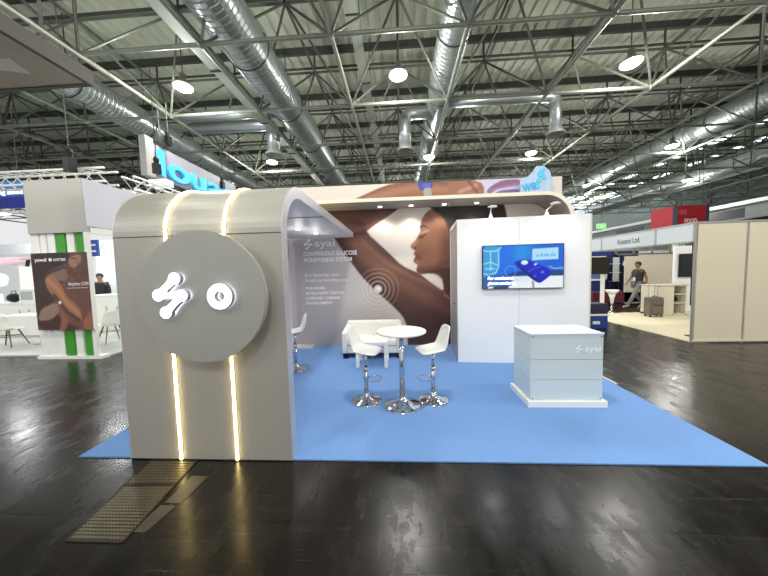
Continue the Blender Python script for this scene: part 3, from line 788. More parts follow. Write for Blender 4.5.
# ---- bar table
t = thing('bar_table', 'round white high table on a chrome trumpet base, centre of the stand', 'table', (-.003, 3.33, .012))
bm = B(); lathe(bm, [(.225, 0), (.228, .006), (.215, .014), (.15, .035), (.08, .062), (.045, .1), (.04, .12), (0, .12)], 48); mesh_obj('base', bm, CHROME, t, smooth=True)
bm = B(); tube(bm, (0, 0, .11), (0, 0, .905), .032, 24); mesh_obj('column', bm, CHROME, t, smooth=True)
bm = B(); lathe(bm, [(0, .905), (.285, .905), (.3, .912), (.302, .925), (.295, .933), (0, .934)], 64); mesh_obj('table_top', bm, WHITE2, t)
bm = B(); lathe(bm, [(.09, .895), (.09, .904), (0, .904), ], 24); mesh_obj('mounting_plate', bm, CHROME, t)

# ---- bar stools  (local: backrest at -X, front of seat +X)
def seat_mesh():
    W = [(.19, .0), (.185, -.028), (.12, -.035), (.02, -.03), (-.08, -.018), (-.14, .02), (-.17, .08), (-.185, .15), (-.195, .22), (-.2, .27), (-.2, .29)]
    hw = [.13, .17, .19, .195, .19, .185, .17, .15, .135, .12, .07]
    cup = [.0, .012, .028, .034, .04, .045, .05, .045, .035, .02, .01]
    bm = B(); rows = []
    for (x, z), h, c in zip(W, hw, cup):
        row = []
        for k in range(-4, 5):
            u = k/4.; up = c*abs(u)**2
            fwd = 1 if z > .0 and x < -.1 else 0
            row.append(bm.verts.new((x+(up*1.1 if fwd else 0), h*u, z+(0 if fwd else up))))
        rows.append(row)
    for a_, b_ in zip(rows, rows[1:]):
        for k in range(8): bm.faces.new((a_[k], a_[k+1], b_[k+1], b_[k]))
    bmesh.ops.recalc_face_normals(bm, faces=bm.faces[:])
    me = bpy.data.meshes.new('seat'); bm.to_mesh(me); bm.free()
    o = bpy.data.objects.new('x', me); COL.objects.link(o)
    md = o.modifiers.new('a', 'SOLIDIFY'); md.thickness = .024; md.offset = 0
    o.modifiers.new('b', 'SUBSURF').levels = 2
    bpy.context.view_layer.update()
    out = bpy.data.meshes.new_from_object(o.evaluated_get(bpy.context.evaluated_depsgraph_get())); out.name = 'seat'
    bpy.data.objects.remove(o)
    return out
t = thing('bar_stool', 'white shell bar stool left of the high round table', 'stool', (-.46, 3.45, .012), 0, 'white bar stools')
o = link('seat_shell', seat_mesh(), WHITE2, t, (0, 0, .665), True)
bm = B(); lathe(bm, [(.19, 0), (.193, .006), (.18, .014), (.12, .03), (.06, .055), (.038, .09), (.034, .11), (0, .11)], 40); mesh_obj('base', bm, CHROME, t, smooth=True)
bm = B(); tube(bm, (0, 0, .1), (0, 0, .42), .027, 20); tube(bm, (0, 0, .42), (0, 0, .633), .02, 20); lathe(bm, [(.034, .4), (.034, .43), (.026, .44)], 20); mesh_obj('column', bm, CHROME, t, smooth=True)
bm = B(); path(bm, [(.115+.085*math.cos(a), .1*math.sin(a), .30) for a in [2*PI*k/28 for k in range(28)]], .007, 8, closed=True); tube(bm, (0, 0, .3), (.035, 0, .3), .012); lathe(bm, [(.034, .28), (.036, .3), (.034, .32)], 18)
mesh_obj('foot_ring', bm, CHROME, t, smooth=True)
bm = B(); box(bm, -.08, .08, -.07, .07, .621, .631); tube(bm, (0, .03, .62), (.02, .17, .615), .005); mesh_obj('seat_plate', bm, CHROME, t)
t.rotation_euler = (0, 0, -.22)
dup(t, (.39, 3.47, .012), PI+.22, 'white shell bar stool right of the high round table')
dup(t, (-1.82, 4.6, .012), PI+.4, 'white shell bar stool standing alone just behind the silver wall edge')

# ---- sofa
t = thing('sofa', 'low white two-seat sofa against the printed back wall', 'sofa', (-1.13, 5.15, .012))
W_ = 1.14
for x0, x1 in ((.0, .1), (W_-.1, W_)):
    bm = B(); box(bm, x0, x1, .0, .66, .1, .6, .02)
    for v in bm.verts:
        if v.co.z > .5 and v.co.y < .3: v.co.z -= .1
    mesh_obj('armrest', bm, WLEATH, t)
bm = B(); box(bm, .1, W_-.1, .02, .6, .1, .24, .01); mesh_obj('frame', bm, WLEATH, t)
for x0, x1 in ((.105, W_/2-.003), (W_/2+.003, W_-.105)):
    bm = B(); box(bm, x0, x1, .0, .5, .245, .36, .025); mesh_obj('seat_cushion', bm, WLEATH, t)
bm = B()
vs = box(bm, 0, W_, .5, .68, .1, .63, .03)
for v in bm.verts:
    if v.co.z > .5: v.co.x = W_/2+(v.co.x-W_/2)*.985
mesh_obj('backrest', bm, WLEATH, t)
for x in (.06, W_-.06):
    for y in (.06, .6):
        bm = B(); box(bm, x-.045, x+.045, y-.04, y+.04, 0, .1); mesh_obj('leg', bm, BLACK, t)

# ---- coffee table
t = thing('coffee_table', 'low square white table in front of the sofa', 'table', (-.79, 4.66, .012))
bm = B(); box(bm, 0, .55, 0, .44, .38, .44, .004); mesh_obj('table_top', bm, WHITE2, t)
for x in (0, .49):
    for y in (0, .38):
        bm = B(); box(bm, x, x+.06, y, y+.06, 0, .38, .002); mesh_obj('leg', bm, WHITE2, t)

# ---- floor grates in front of the silver wall
GR = mat('worn_brass_grate', (96, 88, 72), .4, .6, noise=.3, nscale=12)
GD = mat('grate_pit', (12, 11, 9), .8)
def grate(q, lab, nx, ny):
    # q: four corners near-left, near-right, far-right, far-left
    t = thing('floor_grate', lab, 'grate', (q[0][0], q[0][1], 0), 0)
    o0 = Vector((q[0][0], q[0][1], 0))
    def pt(u, v, z):
        a = Vector(q[0])*(1-u)+Vector(q[1])*u; b = Vector(q[3])*(1-u)+Vector(q[2])*u; r = a*(1-v)+b*v
        return Vector((r.x, r.y, z))-o0
    bm = B(); bm.faces.new([bm.verts.new(pt(u, v, .001)) for u, v in ((0, 0), (1, 0), (1, 1), (0, 1))]); mesh_obj('pit', bm, GD, t)
    def bar(bm, a, b, w_, z0, z1):
        d = (b-a).normalized(); n = Vector((-d.y, d.x, 0))*w_/2
        lo = [bm.verts.new(Vector((p.x, p.y, z0))) for p in (a-n, a+n, b+n, b-n)]; hi = [bm.verts.new(Vector((p.x, p.y, z1))) for p in (a-n, a+n, b+n, b-n)]
        bm.faces.new(hi); 
        for i in range(4): bm.faces.new((lo[i], lo[(i+1) % 4], hi[(i+1) % 4], hi[i]))
    bm = B()
    for i in range(1, nx): bar(bm, pt(i/nx, 0, 0), pt(i/nx, 1, 0), .011, .001, .004)
    for j in range(1, ny): bar(bm, pt(0, j/ny, 0), pt(1, j/ny, 0), .016, .001, .006)
    mesh_obj('grid', bm, GR, t)
    bm = B()
    for a_, b_ in (((0, 0), (1, 0)), ((1, 0), (1, 1)), ((1, 1), (0, 1)), ((0, 1), (0, 0))): bar(bm, pt(*a_, 0), pt(*b_, 0), .014, 0.0005, .007)
    mesh_obj('frame', bm, mat('dark_frame', (40, 36, 30), .5, .5), t)
grate([(-2.16, 1.55), (-1.78, 1.55), (-1.83, 2.02), (-2.24, 2.0)], 'longer perforated floor grate nearest the camera', 16, 18)
grate([(-2.245, 2.012), (-1.832, 2.032), (-1.86, 2.305), (-2.30, 2.30)], 'short perforated floor grate touching the foot of the silver wall', 16, 9)
for (q, lab) in (([(-1.80, 1.62), (-1.70, 1.62), (-1.66, 1.83), (-1.78, 1.83)], 'worn grey cover strip beside the longer floor grate'),
                 ([(-1.77, 1.85), (-1.64, 1.85), (-1.63, 2.12), (-1.77, 2.12)], 'worn grey cover strip nearer the silver wall beside the grates')):
    bm = B(); a = [bm.verts.new((x, y, .0)) for x, y in q]; b = [bm.verts.new((x, y, .003)) for x, y in q]
    bm.faces.new(b)
    for i in range(4): bm.faces.new((a[i], a[(i+1) % 4], b[(i+1) % 4], b[i]))
    tag(mesh_obj('cover_strip', bm, mat('worn_cover', (58, 53, 44), .45, noise=.25, nscale=15)), lab, 'cover plate')
bm = B(); box(bm, 0, .03, 0, .36, 0, .003)
o = mesh_obj('tape_strip', bm, mat('white_tape', (214, 210, 196), .6), None, (2.99, 3.98, 0)); o.rotation_euler = (0, 0, .02)
tag(o, 'short white tape strip on the dark floor right of the carpet', 'tape')

# ================================================================== LEFT BOOTH
BW = mat('booth_wall_white', (180, 179, 172), .6)
BW2 = mat('booth_side_white', (212, 214, 226), .55)
LFLOOR = mat('booth_floor_grey', (168, 171, 166), .6, noise=.05, nscale=2)
bm = B(); box(bm, -22, -6.2, 5.5, 16, 0, .03)
tag(mesh_obj('booth_platform', bm, LFLOOR), 'light grey floor platform of the white booth at left', 'platform')
t = thing('booth_tower', 'white booth tower with blank fascia over green and white uprights', 'booth', (-7.6, 5.3, 0))
def L_(bm): return loc_to(t, bm)
bm = B(); box(bm, -7.54, -6.28, 5.3, 5.42, 2.6, 3.66); mesh_obj('fascia', L_(bm), BW, t)
bm = B(); box(bm, -7.62, -6.2, 5.3, 5.49, 0, .06); mesh_obj('base', L_(bm), WHITE2, t)
bm = B(); box(bm, -6.35, -6.27, 5.3, 5.36, .06, 2.6); mesh_obj('corner_post', L_(bm), WHITE2, t)
GREEN = mat('leaf_green_panel', (62, 150, 44), .5)
for x0, x1, m_ in ((-7.56, -7.38, WHITE2), (-7.34, -7.22, WHITE2), (-7.18, -7.02, WHITE2), (-7.0, -6.8, GREEN), (-6.76, -6.6, WHITE2), (-6.56, -6.36, GREEN)):
    bm = B(); box(bm, x0, x1, 5.33, 5.41, .06, 2.6, .01); mesh_obj('upright', L_(bm), m_, t)
bm = B(); box(bm, -6.28, -6.26, 5.31, 12, 2.72, 3.66); mesh_obj('side_fascia', L_(bm), BW2, t)
bm = B(); box(bm, -6.32, -6.26, 5.37, 12, 2.58, 2.7); mesh_obj('side_beam', L_(bm), WHITE2, t)
for y in (8.2, 11.9):
    bm = B(); box(bm, -6.32, -6.26, y, y+.08, .03, 2.58); mesh_obj('side_post', L_(bm), WHITE2, t)

def paint_poster(P):
    p = Paint(P, (112, 76, 68))
    p.mix(np.clip((P[:, 1]-1.3)/.9, 0, 1)*.35, (74, 52, 46))
    Q = {'hair':[(-7.479,2.211),(-6.628,2.206),(-6.671,2.006),(-6.874,1.931),(-7.193,1.817),(-7.354,1.556),(-7.453,1.456),(-7.484,1.967)],
'face':[(-6.662,2.086),(-6.46,2.161),(-6.378,2.119),(-6.414,1.979),(-6.506,1.921),(-6.534,1.861),(-6.618,1.884),(-6.673,1.986)],
'cloth':[(-7.214,1.818),(-6.7,1.926),(-6.68,1.703),(-6.865,1.606),(-6.991,1.241),(-7.293,1.102),(-7.511,0.94),(-7.464,1.558)],
'cloth2':[(-7.177,1.756),(-6.703,1.906),(-6.706,1.663),(-6.865,1.606),(-7.028,1.712)],
'arm':[(-7.204,1.716),(-7.066,1.774),(-6.945,1.669),(-6.853,1.504),(-6.787,1.298),(-6.604,1.172),(-6.491,0.985),(-6.49,0.779),(-6.595,0.822),(-6.841,0.991),(-7.013,1.241),(-7.149,1.408),(-7.221,1.553)],
'forearm':[(-6.488,0.799),(-6.197,1.103),(-6.246,0.589),(-6.443,0.592)],
'thigh':[(-7.362,1.082),(-6.995,1.199),(-6.949,1.013),(-7.167,0.83),(-7.48,0.814)],
'thigh2':[(-6.964,1.075),(-6.766,0.866),(-6.882,0.597),(-7.015,0.599),(-6.946,0.827)]}
    p.poly([(-7.5, 1.1), (-7.2, 1.2), (-6.9, .8), (-6.5, .62), (-7.5, .62)], (66, 42, 38), .06, .9)
    p.poly(Q['hair'], (50, 36, 33), .03); p.poly(Q['cloth'], (66, 46, 42), .03); p.poly(Q['cloth2'], (128, 102, 94), .03)
    m = p.poly(Q['face'], (168, 122, 100), .025); p.stroke([(-6.6, 2.08), (-6.5, 2.07)], .012, (60, 38, 34), .8); p.stroke([(-6.5, 1.99), (-6.44, 1.98)], .012, (110, 60, 56), .8)
    p.poly([(-6.75, 1.88), (-6.3, 1.9), (-6.28, 1.6), (-6.66, 1.62)], (96, 66, 52), .05, .8)
    for i in range(14):
        p.ell((-6.68+random.random()*.38, 1.62+random.random()*.25), (.03, .02), (136, 98, 72), .02, .5)
    p.poly(Q['thigh'], (150, 120, 108), .03); p.poly(Q['thigh2'], (140, 92, 74), .03)
    m = p.poly(Q['arm'], (158, 108, 80), .03); p.stroke([(-7.15, 1.65), (-6.95, 1.45), (-6.8, 1.2), (-6.55, .95)], .05, (192, 142, 108), .6, m)
    p.stroke([(-7.05, 1.35), (-6.8, 1.0), (-6.55, .82)], .03, (50, 32, 28), .8)
    p.poly(Q['forearm'], (152, 98, 74), .03); p.ell((-6.94, 1.19), (.035, .035), (236, 232, 226), .015)
    return p.c
t4 = thing('hanging_poster', 'brown poster of a seated woman with an arm sensor, on the white tower', 'poster', (0, 5.26, 0))
bm = B(); box(bm, -7.48, -6.26, .003, .04, .62, 2.2); mesh_obj('board', bm, WHITE2, t4)
print_grid('printed_picture', -7.48, -6.26, .62, 2.2, .016, paint_poster, vmat('poster_print', .5), t4)
text_obj('poster_text', 'yuwell', .1, TXTW, t4, T(-7.4, -.003, 2.03) @ RX, .0008, .002, .26)
text_obj('poster_text', 'ANYTIME', .08, TXTW, t4, T(-7.0, -.003, 2.03) @ RX, .0008, .001, .28)
bm = B(); bmesh.ops.create_cone(bm, cap_ends=True, segments=20, radius1=.035, radius2=.035, depth=.002, matrix=T(-7.06, -.002, 2.06) @ Matrix.Rotation(PI/2, 4, 'X')); mesh_obj('poster_mark', bm, TXTW, t4)
text_obj('poster_text', 'Anytime CGM', .1, TXTW, t4, T(-6.72, -.003, 1.53) @ RX, .0008, .001, .44)
bm = B(); box(bm, -6.75, -6.29, -.003, -.001, 1.475, 1.482); mesh_obj('poster_rule', bm, TXTW, t4)

# booth counter at the back, chairs, tables
def low_counter(x0, x1, y, lab, kn, h=.93):
    t = thing('booth_counter', lab, 'counter', (x0, y, .03))
    bm = B(); box(bm, 0, x1-x0, 0, .5, 0, h, .005); mesh_obj('body', bm, WHITE2, t)
    bm = B(); box(bm, -.01, x1-x0+.01, -.02, .52, h, h+.035); mesh_obj('worktop', bm, WHITE2, t)
    for x in kn:
        bm = B(); path(bm, [(x-x0, -.01, .76), (x-x0+.05, -.03, .72), (x-x0, -.01, .64)], .012, 6); mesh_obj('handle', bm, ALU, t)
low_counter(-14.5, -9.9, 7.5, 'long white counter behind the chairs in the left booth', (-11.2, -10.9, -12.4, -9.3))
low_counter(-9.7, -7.6, 8.0, 'tall white counter seen between poster and silver wall', (-9.05, -8.7), 1.08)
# shell chair with splayed wooden legs
def shell_chair():
    t = thing('shell_chair', 'white shell chair with wooden legs at the far left table', 'chair', (-9.7, 6.25, .034), .3, 'white shell chairs with splayed wooden legs')
    prof = [(.23, .44), (.2, .43), (.05, .415), (-.1, .42), (-.18, .46), (-.21, .55), (-.235, .68), (-.26, .79), (-.27, .82)]
    hw = [.18, .22, .24, .24, .24, .235, .22, .19, .12]
    bm = B(); rows = []
    for (x, z), h in zip(prof, hw):
        rows.append([bm.verts.new((x+(.07*abs(k/4.)**2 if z > .5 else 0), h*k/4., z+(.05*abs(k/4.)**3 if z <= .5 else 0))) for k in range(-4, 5)])
    for a_, b_ in zip(rows, rows[1:]):
        for k in range(8): bm.faces.new((a_[k], a_[k+1], b_[k+1], b_[k]))
    me = bpy.data.meshes.new('x'); bm.to_mesh(me); bm.free()
    o = bpy.data.objects.new('x', me); COL.objects.link(o); md = o.modifiers.new('a', 'SOLIDIFY'); md.thickness = .015; o.modifiers.new('b', 'SUBSURF').levels = 1
    bpy.context.view_layer.update()
    out = bpy.data.meshes.new_from_object(o.evaluated_get(bpy.context.evaluated_depsgraph_get())); bpy.data.objects.remove(o)
    link('seat_shell', out, WHITE2, t, smooth=True)
    WD = mat('dark_beech', (112, 84, 60), .5)
    for sx in (-1, 1):
        for sy in (-1, 1):
            bm = B(); tube(bm, (sx*.11, sy*.11, .41), (sx*.24-.02, sy*.22, 0), .016, 8, .011); mesh_obj('leg', bm, WD, t)
    bm = B()
    for s in (-1, 1):
        tube(bm, (-.13, s*.13, .3), (.15, -s*.15, .26), .005); tube(bm, (-.16, s*.14, .25), (.14, s*.14, .25), .005)
    mesh_obj('wire_brace', bm, BLACK, t)
    return t
ch = shell_chair()
dup(ch, (-7.37, 6.6, .034), PI-.4, 'white shell chair seen in the gap between poster and silver wall')
dup(ch, (-11.6, 6.5, .034), 2.8, 'white shell chair half out of frame at the left edge')
t = thing('meeting_table', 'white table on a grey column in the left booth, beside a shell chair', 'table', (-9.1, 6.62, .03))
bm = B(); lathe(bm, [(.26, 0), (.26, .012), (0, .03)], 32); mesh_obj('base', bm, ALU, t)
bm = B(); tube(bm, (0, 0, .01), (0, 0, .72), .045, 16); mesh_obj('column', bm, ALU, t)
bm = B(); box(bm, -1.0, .55, -.3, .3, .72, .75, .005); mesh_obj('table_top', bm, WHITE2, t)

# background walls / displays in the left booth
def board(name, x0, x1, y, z0, z1, m_, lab, cat='panel', th=.06):
    bm = B(); box(bm, 0, x1-x0, 0, th, 0, z1-z0, .004)
    return tag(mesh_obj(name, bm, m_, None, (x0, y, z0)), lab, cat)
GLOW = mat('white_with_glow', (226, 230, 230), .5, emit=.16, emit_rgb=(240, 246, 248))  # emission added so plain white walls and poster look brightly lit
PINK = mat('pale_pink_fabric', (240, 206, 216), .6)
board('white_back_wall', -21.5, -13.6, 13.2, .03, 3.0, GLOW, 'white wall with added glow far back in the left booth', 'wall')
board('partition_panel', -13.4, -7.0, 12.2, .03, 2.9, GLOW, 'white partition with added glow seen past the poster tower', 'wall')
board('pink_banner', -17.6, -14.6, 10.6, 2.3, 2.62, PINK, 'pale pink banner strip hung at the left edge of the booth', 'banner')
b1 = board('grey_header', -16.4, -13.0, 9.6, 2.62, 3.0, mat('header_grey', (176, 178, 182), .6), 'pale grey header beam above the left booth counter', 'beam')
t = thing('ribbon_poster', 'white poster with a red crossed ribbon shape behind the left counter', 'poster', (-13.2, 10.0, 0))
bm = B(); box(bm, -1.6, .6, .01, .05, 1.25, 2.3); mesh_obj('board', bm, mat('poster_cream', (232, 226, 220), .6), t)
bm = B()
for a_, b_ in (((-.8, 0, 2.0), (.0, 0, 1.75)), ((-.9, 0, 1.5), (-.45, 0, 1.95)), ((-.45, 0, 1.95), (.1, 0, 1.6))): tube(bm, a_, b_, .03, 6)
mesh_obj('red_ribbon', bm, mat('ribbon_red', (222, 80, 96), .5), t)
t = thing('track_light_box', 'dark framed track light above the left counter', 'lamp', (-12.6, 9.0, 2.35))
bm = B(); box(bm, -.5, .5, -.1, .1, 0, .04); mesh_obj('rail', bm, ALU, t)
for x in (-.3, 0., .3):
    bm = B(); tube(bm, (x, 0, 0), (x, -.05, -.22), .05, 10); mesh_obj('spot_head', bm, BLACK, t)
def display(x, y, z, s, lab):
    t = thing('display_box', lab, 'box', (x, y, z))
    bm = B(); box(bm, 0, s, 0, s*.6, 0, s*.8, .01); mesh_obj('case', bm, mat('box_pale', (222, 224, 222), .5), t)
    bm = B(); box(bm, s*.12, s*.88, -.004, .0, s*.15, s*.65); mesh_obj('label', bm, mat('label_grey', (170, 176, 180), .5), t)
display(-11.35, 7.62, .995, .5, 'pale box on the long left counter, nearest the poster')
display(-12.5, 7.62, .995, .34, 'smaller pale box on the long left counter, further left')
t = thing('hanging_lamp_shade', 'big white drum lamp shade at the left edge over the counter', 'lamp', (-13.0, 8.0, 1.45))
bm = B(); lathe(bm, [(.3, 0), (.42, .08), (.45, .3), (.38, .42), (.1, .5), (0, .5)], 24); mesh_obj('shade', bm, GLOW, t, smooth=True)
bm = B(); tube(bm, (0, 0, .5), (0, 0, 1.5), .01); mesh_obj('cord', bm, BLACK, t)
# dark bags on the counter
def bag(x, y, z, s, lab, m_):
    t = thing('handbag', lab, 'bag', (x, y, z))
    bm = B(); bmesh.ops.create_uvsphere(bm, u_segments=16, v_segments=10, radius=1, matrix=T(0, 0, s*.45) @ Matrix.Diagonal((s*.8, s*.35, s*.45, 1)))
    for v in bm.verts: v.co.z = max(v.co.z, 0)
    mesh_obj('body', bm, m_, t, smooth=True)
    bm = B(); path(bm, [(-s*.3, 0, s*.8), (-s*.2, 0, s*1.15), (s*.2, 0, s*1.15), (s*.3, 0, s*.8)], .012, 6); mesh_obj('strap', bm, m_, t)
bag(-11.7, 7.75, .995, .3, 'slumped black bag on the long left counter', BLACK)
# blue panel and pale poster seen through the side opening
t = thing('blue_roll_panel', 'dark blue sign panel with white marks behind the white tower', 'sign', (-8.97, 7.6, 0))
bm = B(); box(bm, -.75, .28, 0, .05, 2.3, 2.77); mesh_obj('board', bm, mat('royal_blue', (52, 82, 172), .5), t)
bm = B(); box(bm, .0, .22, -.01, 0, 2.6, 2.65); box(bm, .0, .22, -.01, 0, 2.42, 2.47); mesh_obj('white_mark', bm, TXTW, t)
t = thing('wall_poster', 'white wall poster with grey words seen in the side opening', 'poster', (-10.95, 9.4, 0))
bm = B(); box(bm, .1, 1.5, 0, .05, 1.15, 3.0); mesh_obj('board', bm, GLOW, t)
GT = mat('grey_print', (150, 172, 160), .6)
for s, z in (('Easier', 2.7), ('Tighter', 2.42)): text_obj('poster_text', s, .25, GT, t, T(.35, -.004, z) @ RX, .001, 0, .8)

# ------------------------------------------------------------------ people
def person(name, lab, loc, rz, pose, shirt, trouser, skin, hair, H=1.75, extra=None):
    t = thing(name, lab, 'person', loc, rz); t.scale = (H/1.75,)*3
    J = dict(pel=(0, 0, .95), sp=(.01, 0, 1.12), ch=(.0, 0, 1.32), nk=(.0, 0, 1.48), h0=(.015, 0, 1.56), h1=(.025, 0, 1.64), h2=(.02, 0, 1.70),
             sl=(0, .17, 1.42), el=(-.02, .22, 1.15), wl=(.1, .24, .93), hl=(.13, .235, .86),
             sr=(0, -.17, 1.42), er=(-.02, -.22, 1.15), wr=(.06, -.24, .93), hr=(.09, -.235, .86),
             al=(0, .09, .92), kl=(.04, .1, .5), fl=(0, .1, .09), tl=(.13, .11, .04),
             ar=(0, -.09, .92), kr=(.04, -.1, .5), fr=(0, -.1, .09), tr=(.13, -.11, .04))
    J.update(pose)
    R = dict(pel=(.14, .11), sp=(.12, .1), ch=(.15, .11), nk=.055, h0=.06, h1=(.085, .09), h2=(.07, .075), sl=.06, el=.043, wl=.028, hl=(.035, .02), sr=.06, er=.043, wr=.028, hr=(.035, .02),
             al=.085, kl=.058, fl=.04, tl=.035, ar=.085, kr=.058, fr=.04, tr=.035)
    Ed = [('pel', 'sp'), ('sp', 'ch'), ('ch', 'nk'), ('nk', 'h0'), ('h0', 'h1'), ('h1', 'h2'), ('ch', 'sl'), ('sl', 'el'), ('el', 'wl'), ('wl', 'hl'), ('ch', 'sr'), ('sr', 'er'), ('er', 'wr'), ('wr', 'hr'),
          ('pel', 'al'), ('al', 'kl'), ('kl', 'fl'), ('fl', 'tl'), ('pel', 'ar'), ('ar', 'kr'), ('kr', 'fr'), ('fr', 'tr')]
    ks = list(J); ix = {k_: i for i, k_ in enumerate(ks)}
    me = skin_mesh('body', [J[k_] for k_ in ks], [(ix[a], ix[b]) for a, b in Ed], [R[k_] for k_ in ks], ix['pel'], 2)
    link('body', me, skin, t, smooth=True)
    def cloth(nm, keys, edges, grow, m_, root, over=None):
        ov = over or {}
        i2 = {k_: i for i, k_ in enumerate(keys)}
        rr = []
        for k_ in keys:
            r = ov.get(k_, R.get(k_, .05)); rr.append(tuple(x+grow for x in r) if isinstance(r, tuple) else r+grow)
        pts = [J[k_] if k_ in J else ov[k_+'_p'] for k_ in keys]
        link(nm, skin_mesh(nm, pts, [(i2[a], i2[b]) for a, b in edges], rr, i2[root], 2), m_, t, smooth=True)
    J['hip'] = J['pel']; R['hip'] = (.14, .11)
    def mid(a, b, u): return tuple(J[a][i]*(1-u)+J[b][i]*u for i in range(3))
    long = extra == 'coat'
    J['csl'] = mid('sl', 'el', .55) if not long else J['wl']; J['csr'] = mid('sr', 'er', .55) if not long else J['wr']; R['csl'] = R['csr'] = .052 if not long else .036
    J['col'] = (J['ch'][0], J['ch'][1], J['ch'][2]+.1); R['col'] = .085
    ed = [('pel', 'sp'), ('sp', 'ch'), ('ch', 'col'), ('ch', 'sl'), ('ch', 'sr')]
    kk = ['pel', 'sp', 'ch', 'col', 'sl', 'sr', 'csl', 'csr']
    if long: kk += ['el', 'er']; ed += [('sl', 'el'), ('el', 'csl'), ('sr', 'er'), ('er', 'csr')]
    else: ed += [('sl', 'csl'), ('sr', 'csr')]
    cloth('shirt', kk, ed, .016, shirt, 'pel', {'pel': (.165, .13), 'sp': (.145, .12)})
    cloth('trousers', ['hip', 'al', 'kl', 'fl', 'ar', 'kr', 'fr'], [('hip', 'al'), ('al', 'kl'), ('kl', 'fl'), ('hip', 'ar'), ('ar', 'kr'), ('kr', 'fr')], .012, trouser, 'hip', {'hip': (.15, .118)})
    for s in 'lr':
        a, b = Vector(J['f'+s]), Vector(J['t'+s]); d = (b-a); 
        bm = B(); bmesh.ops.create_uvsphere(bm, u_segments=14, v_segments=8, radius=1, matrix=T(*((a+b)/2)) @ (Vector((d.x, d.y, d.z)).to_track_quat('X', 'Z').to_matrix().to_4x4()) @ Matrix.Diagonal((.14, .05, .05, 1)))
        mesh_obj('shoe', bm, mat('light_shoe', (176, 168, 140), .6), t, smooth=True)
    hd = Vector(J['h1'])
    bm = B(); bmesh.ops.create_uvsphere(bm, u_segments=20, v_segments=14, radius=1, matrix=T(hd.x-.012, hd.y, hd.z+.035) @ Matrix.Diagonal((.105, .09, .1, 1)))
    bmesh.ops.delete(bm, geom=[v for v in bm.verts if v.co.z < hd.z+.0 and v.co.x > hd.x-.05 or v.co.z < hd.z-.07 or (v.co.x > hd.x+.055 and v.co.z < hd.z+.06)], context='VERTS')
    mesh_obj('hair', bm, hair, t, smooth=True)
    bm = B(); bmesh.ops.create_cone(bm, cap_ends=True, segments=8, radius1=.016, radius2=.006, depth=.04, matrix=T(hd.x+.092, hd.y, hd.z-.02)); 
    for s in (-1, 1): bmesh.ops.create_uvsphere(bm, u_segments=8, v_segments=6, radius=.016, matrix=T(hd.x-.0, hd.y+s*.083, hd.z-.015) @ Matrix.Diagonal((1, .5, 1.6, 1)))
    mesh_obj('nose_and_ears', bm, skin, t)
    bm = B()
    for s in (-1, 1): bmesh.ops.create_uvsphere(bm, u_segments=8, v_segments=6, radius=.009, matrix=T(hd.x+.078, hd.y+s*.032, hd.z+.005))
    mesh_obj('eyes', bm, BLACK, t)
    bm = B(); box(bm, hd.x+.066, hd.x+.078, hd.y-.022, hd.y+.022, hd.z-.058, hd.z-.05); mesh_obj('mouth', bm, mat('lip', (120, 66, 60), .5), t)
    # fingers
    for s in 'lr':
        w0, h0 = Vector(J['w'+s]), Vector(J['h'+s]); d = (h0-w0).normalized()
        for q in range(4):
            bm = B(); off = Vector((.012*(q-1.5)*1.2, 0, 0)); tube(bm, h0+off, h0+off+d*(.065-.008*abs(q-1.3)), .009, 6, .006); mesh_obj('finger', bm, skin, t)
        bm = B(); tube(bm, h0-d*.03+Vector((.02, 0, 0)), h0+Vector((.045, 0, -.01)), .01, 6, .007); mesh_obj('thumb', bm, skin, t)
    return t
SKIN = mat('skin_tone', (150, 106, 84), .55); HAIR = mat('black_hair', (22, 19, 18), .6)
man = person('person', 'man in dark grey T-shirt and grey trousers walking left past the suitcase', (8.95, 11.0, 0), PI,
    dict(kl=(.22, .1, .52), fl=(.42, .1, .12), tl=(.55, .11, .08), kr=(-.02, -.1, .5), fr=(-.28, -.1, .14), tr=(-.17, -.11, .05), al=(.03, .09, .92), ar=(-.02, -.09, .92),
         el=(-.12, .22, 1.18), wl=(-.1, .25, .95), hl=(-.08, .25, .88), er=(.08, -.22, 1.16), wr=(.22, -.22, .98), hr=(.26, -.21, .92)),
    mat('charcoal_tshirt', (46, 48, 52), .8), mat('grey_trousers', (120, 118, 116), .8), SKIN, HAIR, 1.75)
bm = B(); path(bm, [(.12, -.07, 1.42), (.15, 0, 1.2), (.12, .07, 1.42)], .006, 5); mesh_obj('lanyard', bm, mat('lanyard_blue', (70, 130, 170), .6), man)
bm = B(); box(bm, .14, .15, -.05, .05, 1.04, 1.18); mesh_obj('badge', bm, mat('badge_white', (230, 232, 236), .5), man)
person('person', 'person in a black jacket standing behind the short white counter at left', (-10.3, 9.0, .03), -1.3, {}, mat('black_jacket', (22, 24, 28), .7), mat('black_trousers', (26, 26, 30), .8), SKIN, HAIR, 1.78, 'coat')
ch2 = dup(ch, (-9.7, 9.25, .034), -1.5, 'white shell chair behind the tall counter under the seated dark dressed person')
seat_pose = dict(pel=(-.05, 0, .56), sp=(-.02, 0, .74), ch=(0, 0, .93), nk=(.02, 0, 1.08), h0=(.04, 0, 1.16), h1=(.055, 0, 1.24), h2=(.05, 0, 1.30),
    sl=(.01, .17, 1.02), el=(.06, .22, .76), wl=(.26, .2, .7), hl=(.33, .18, .7), sr=(.01, -.17, 1.02), er=(.06, -.22, .76), wr=(.26, -.2, .7), hr=(.33, -.18, .7),
    al=(.02, .09, .54), kl=(.38, .1, .52), fl=(.36, .1, .09), tl=(.48, .11, .04), ar=(.02, -.09, .54), kr=(.38, -.1, .52), fr=(.36, -.1, .09), tr=(.48, -.11, .04))
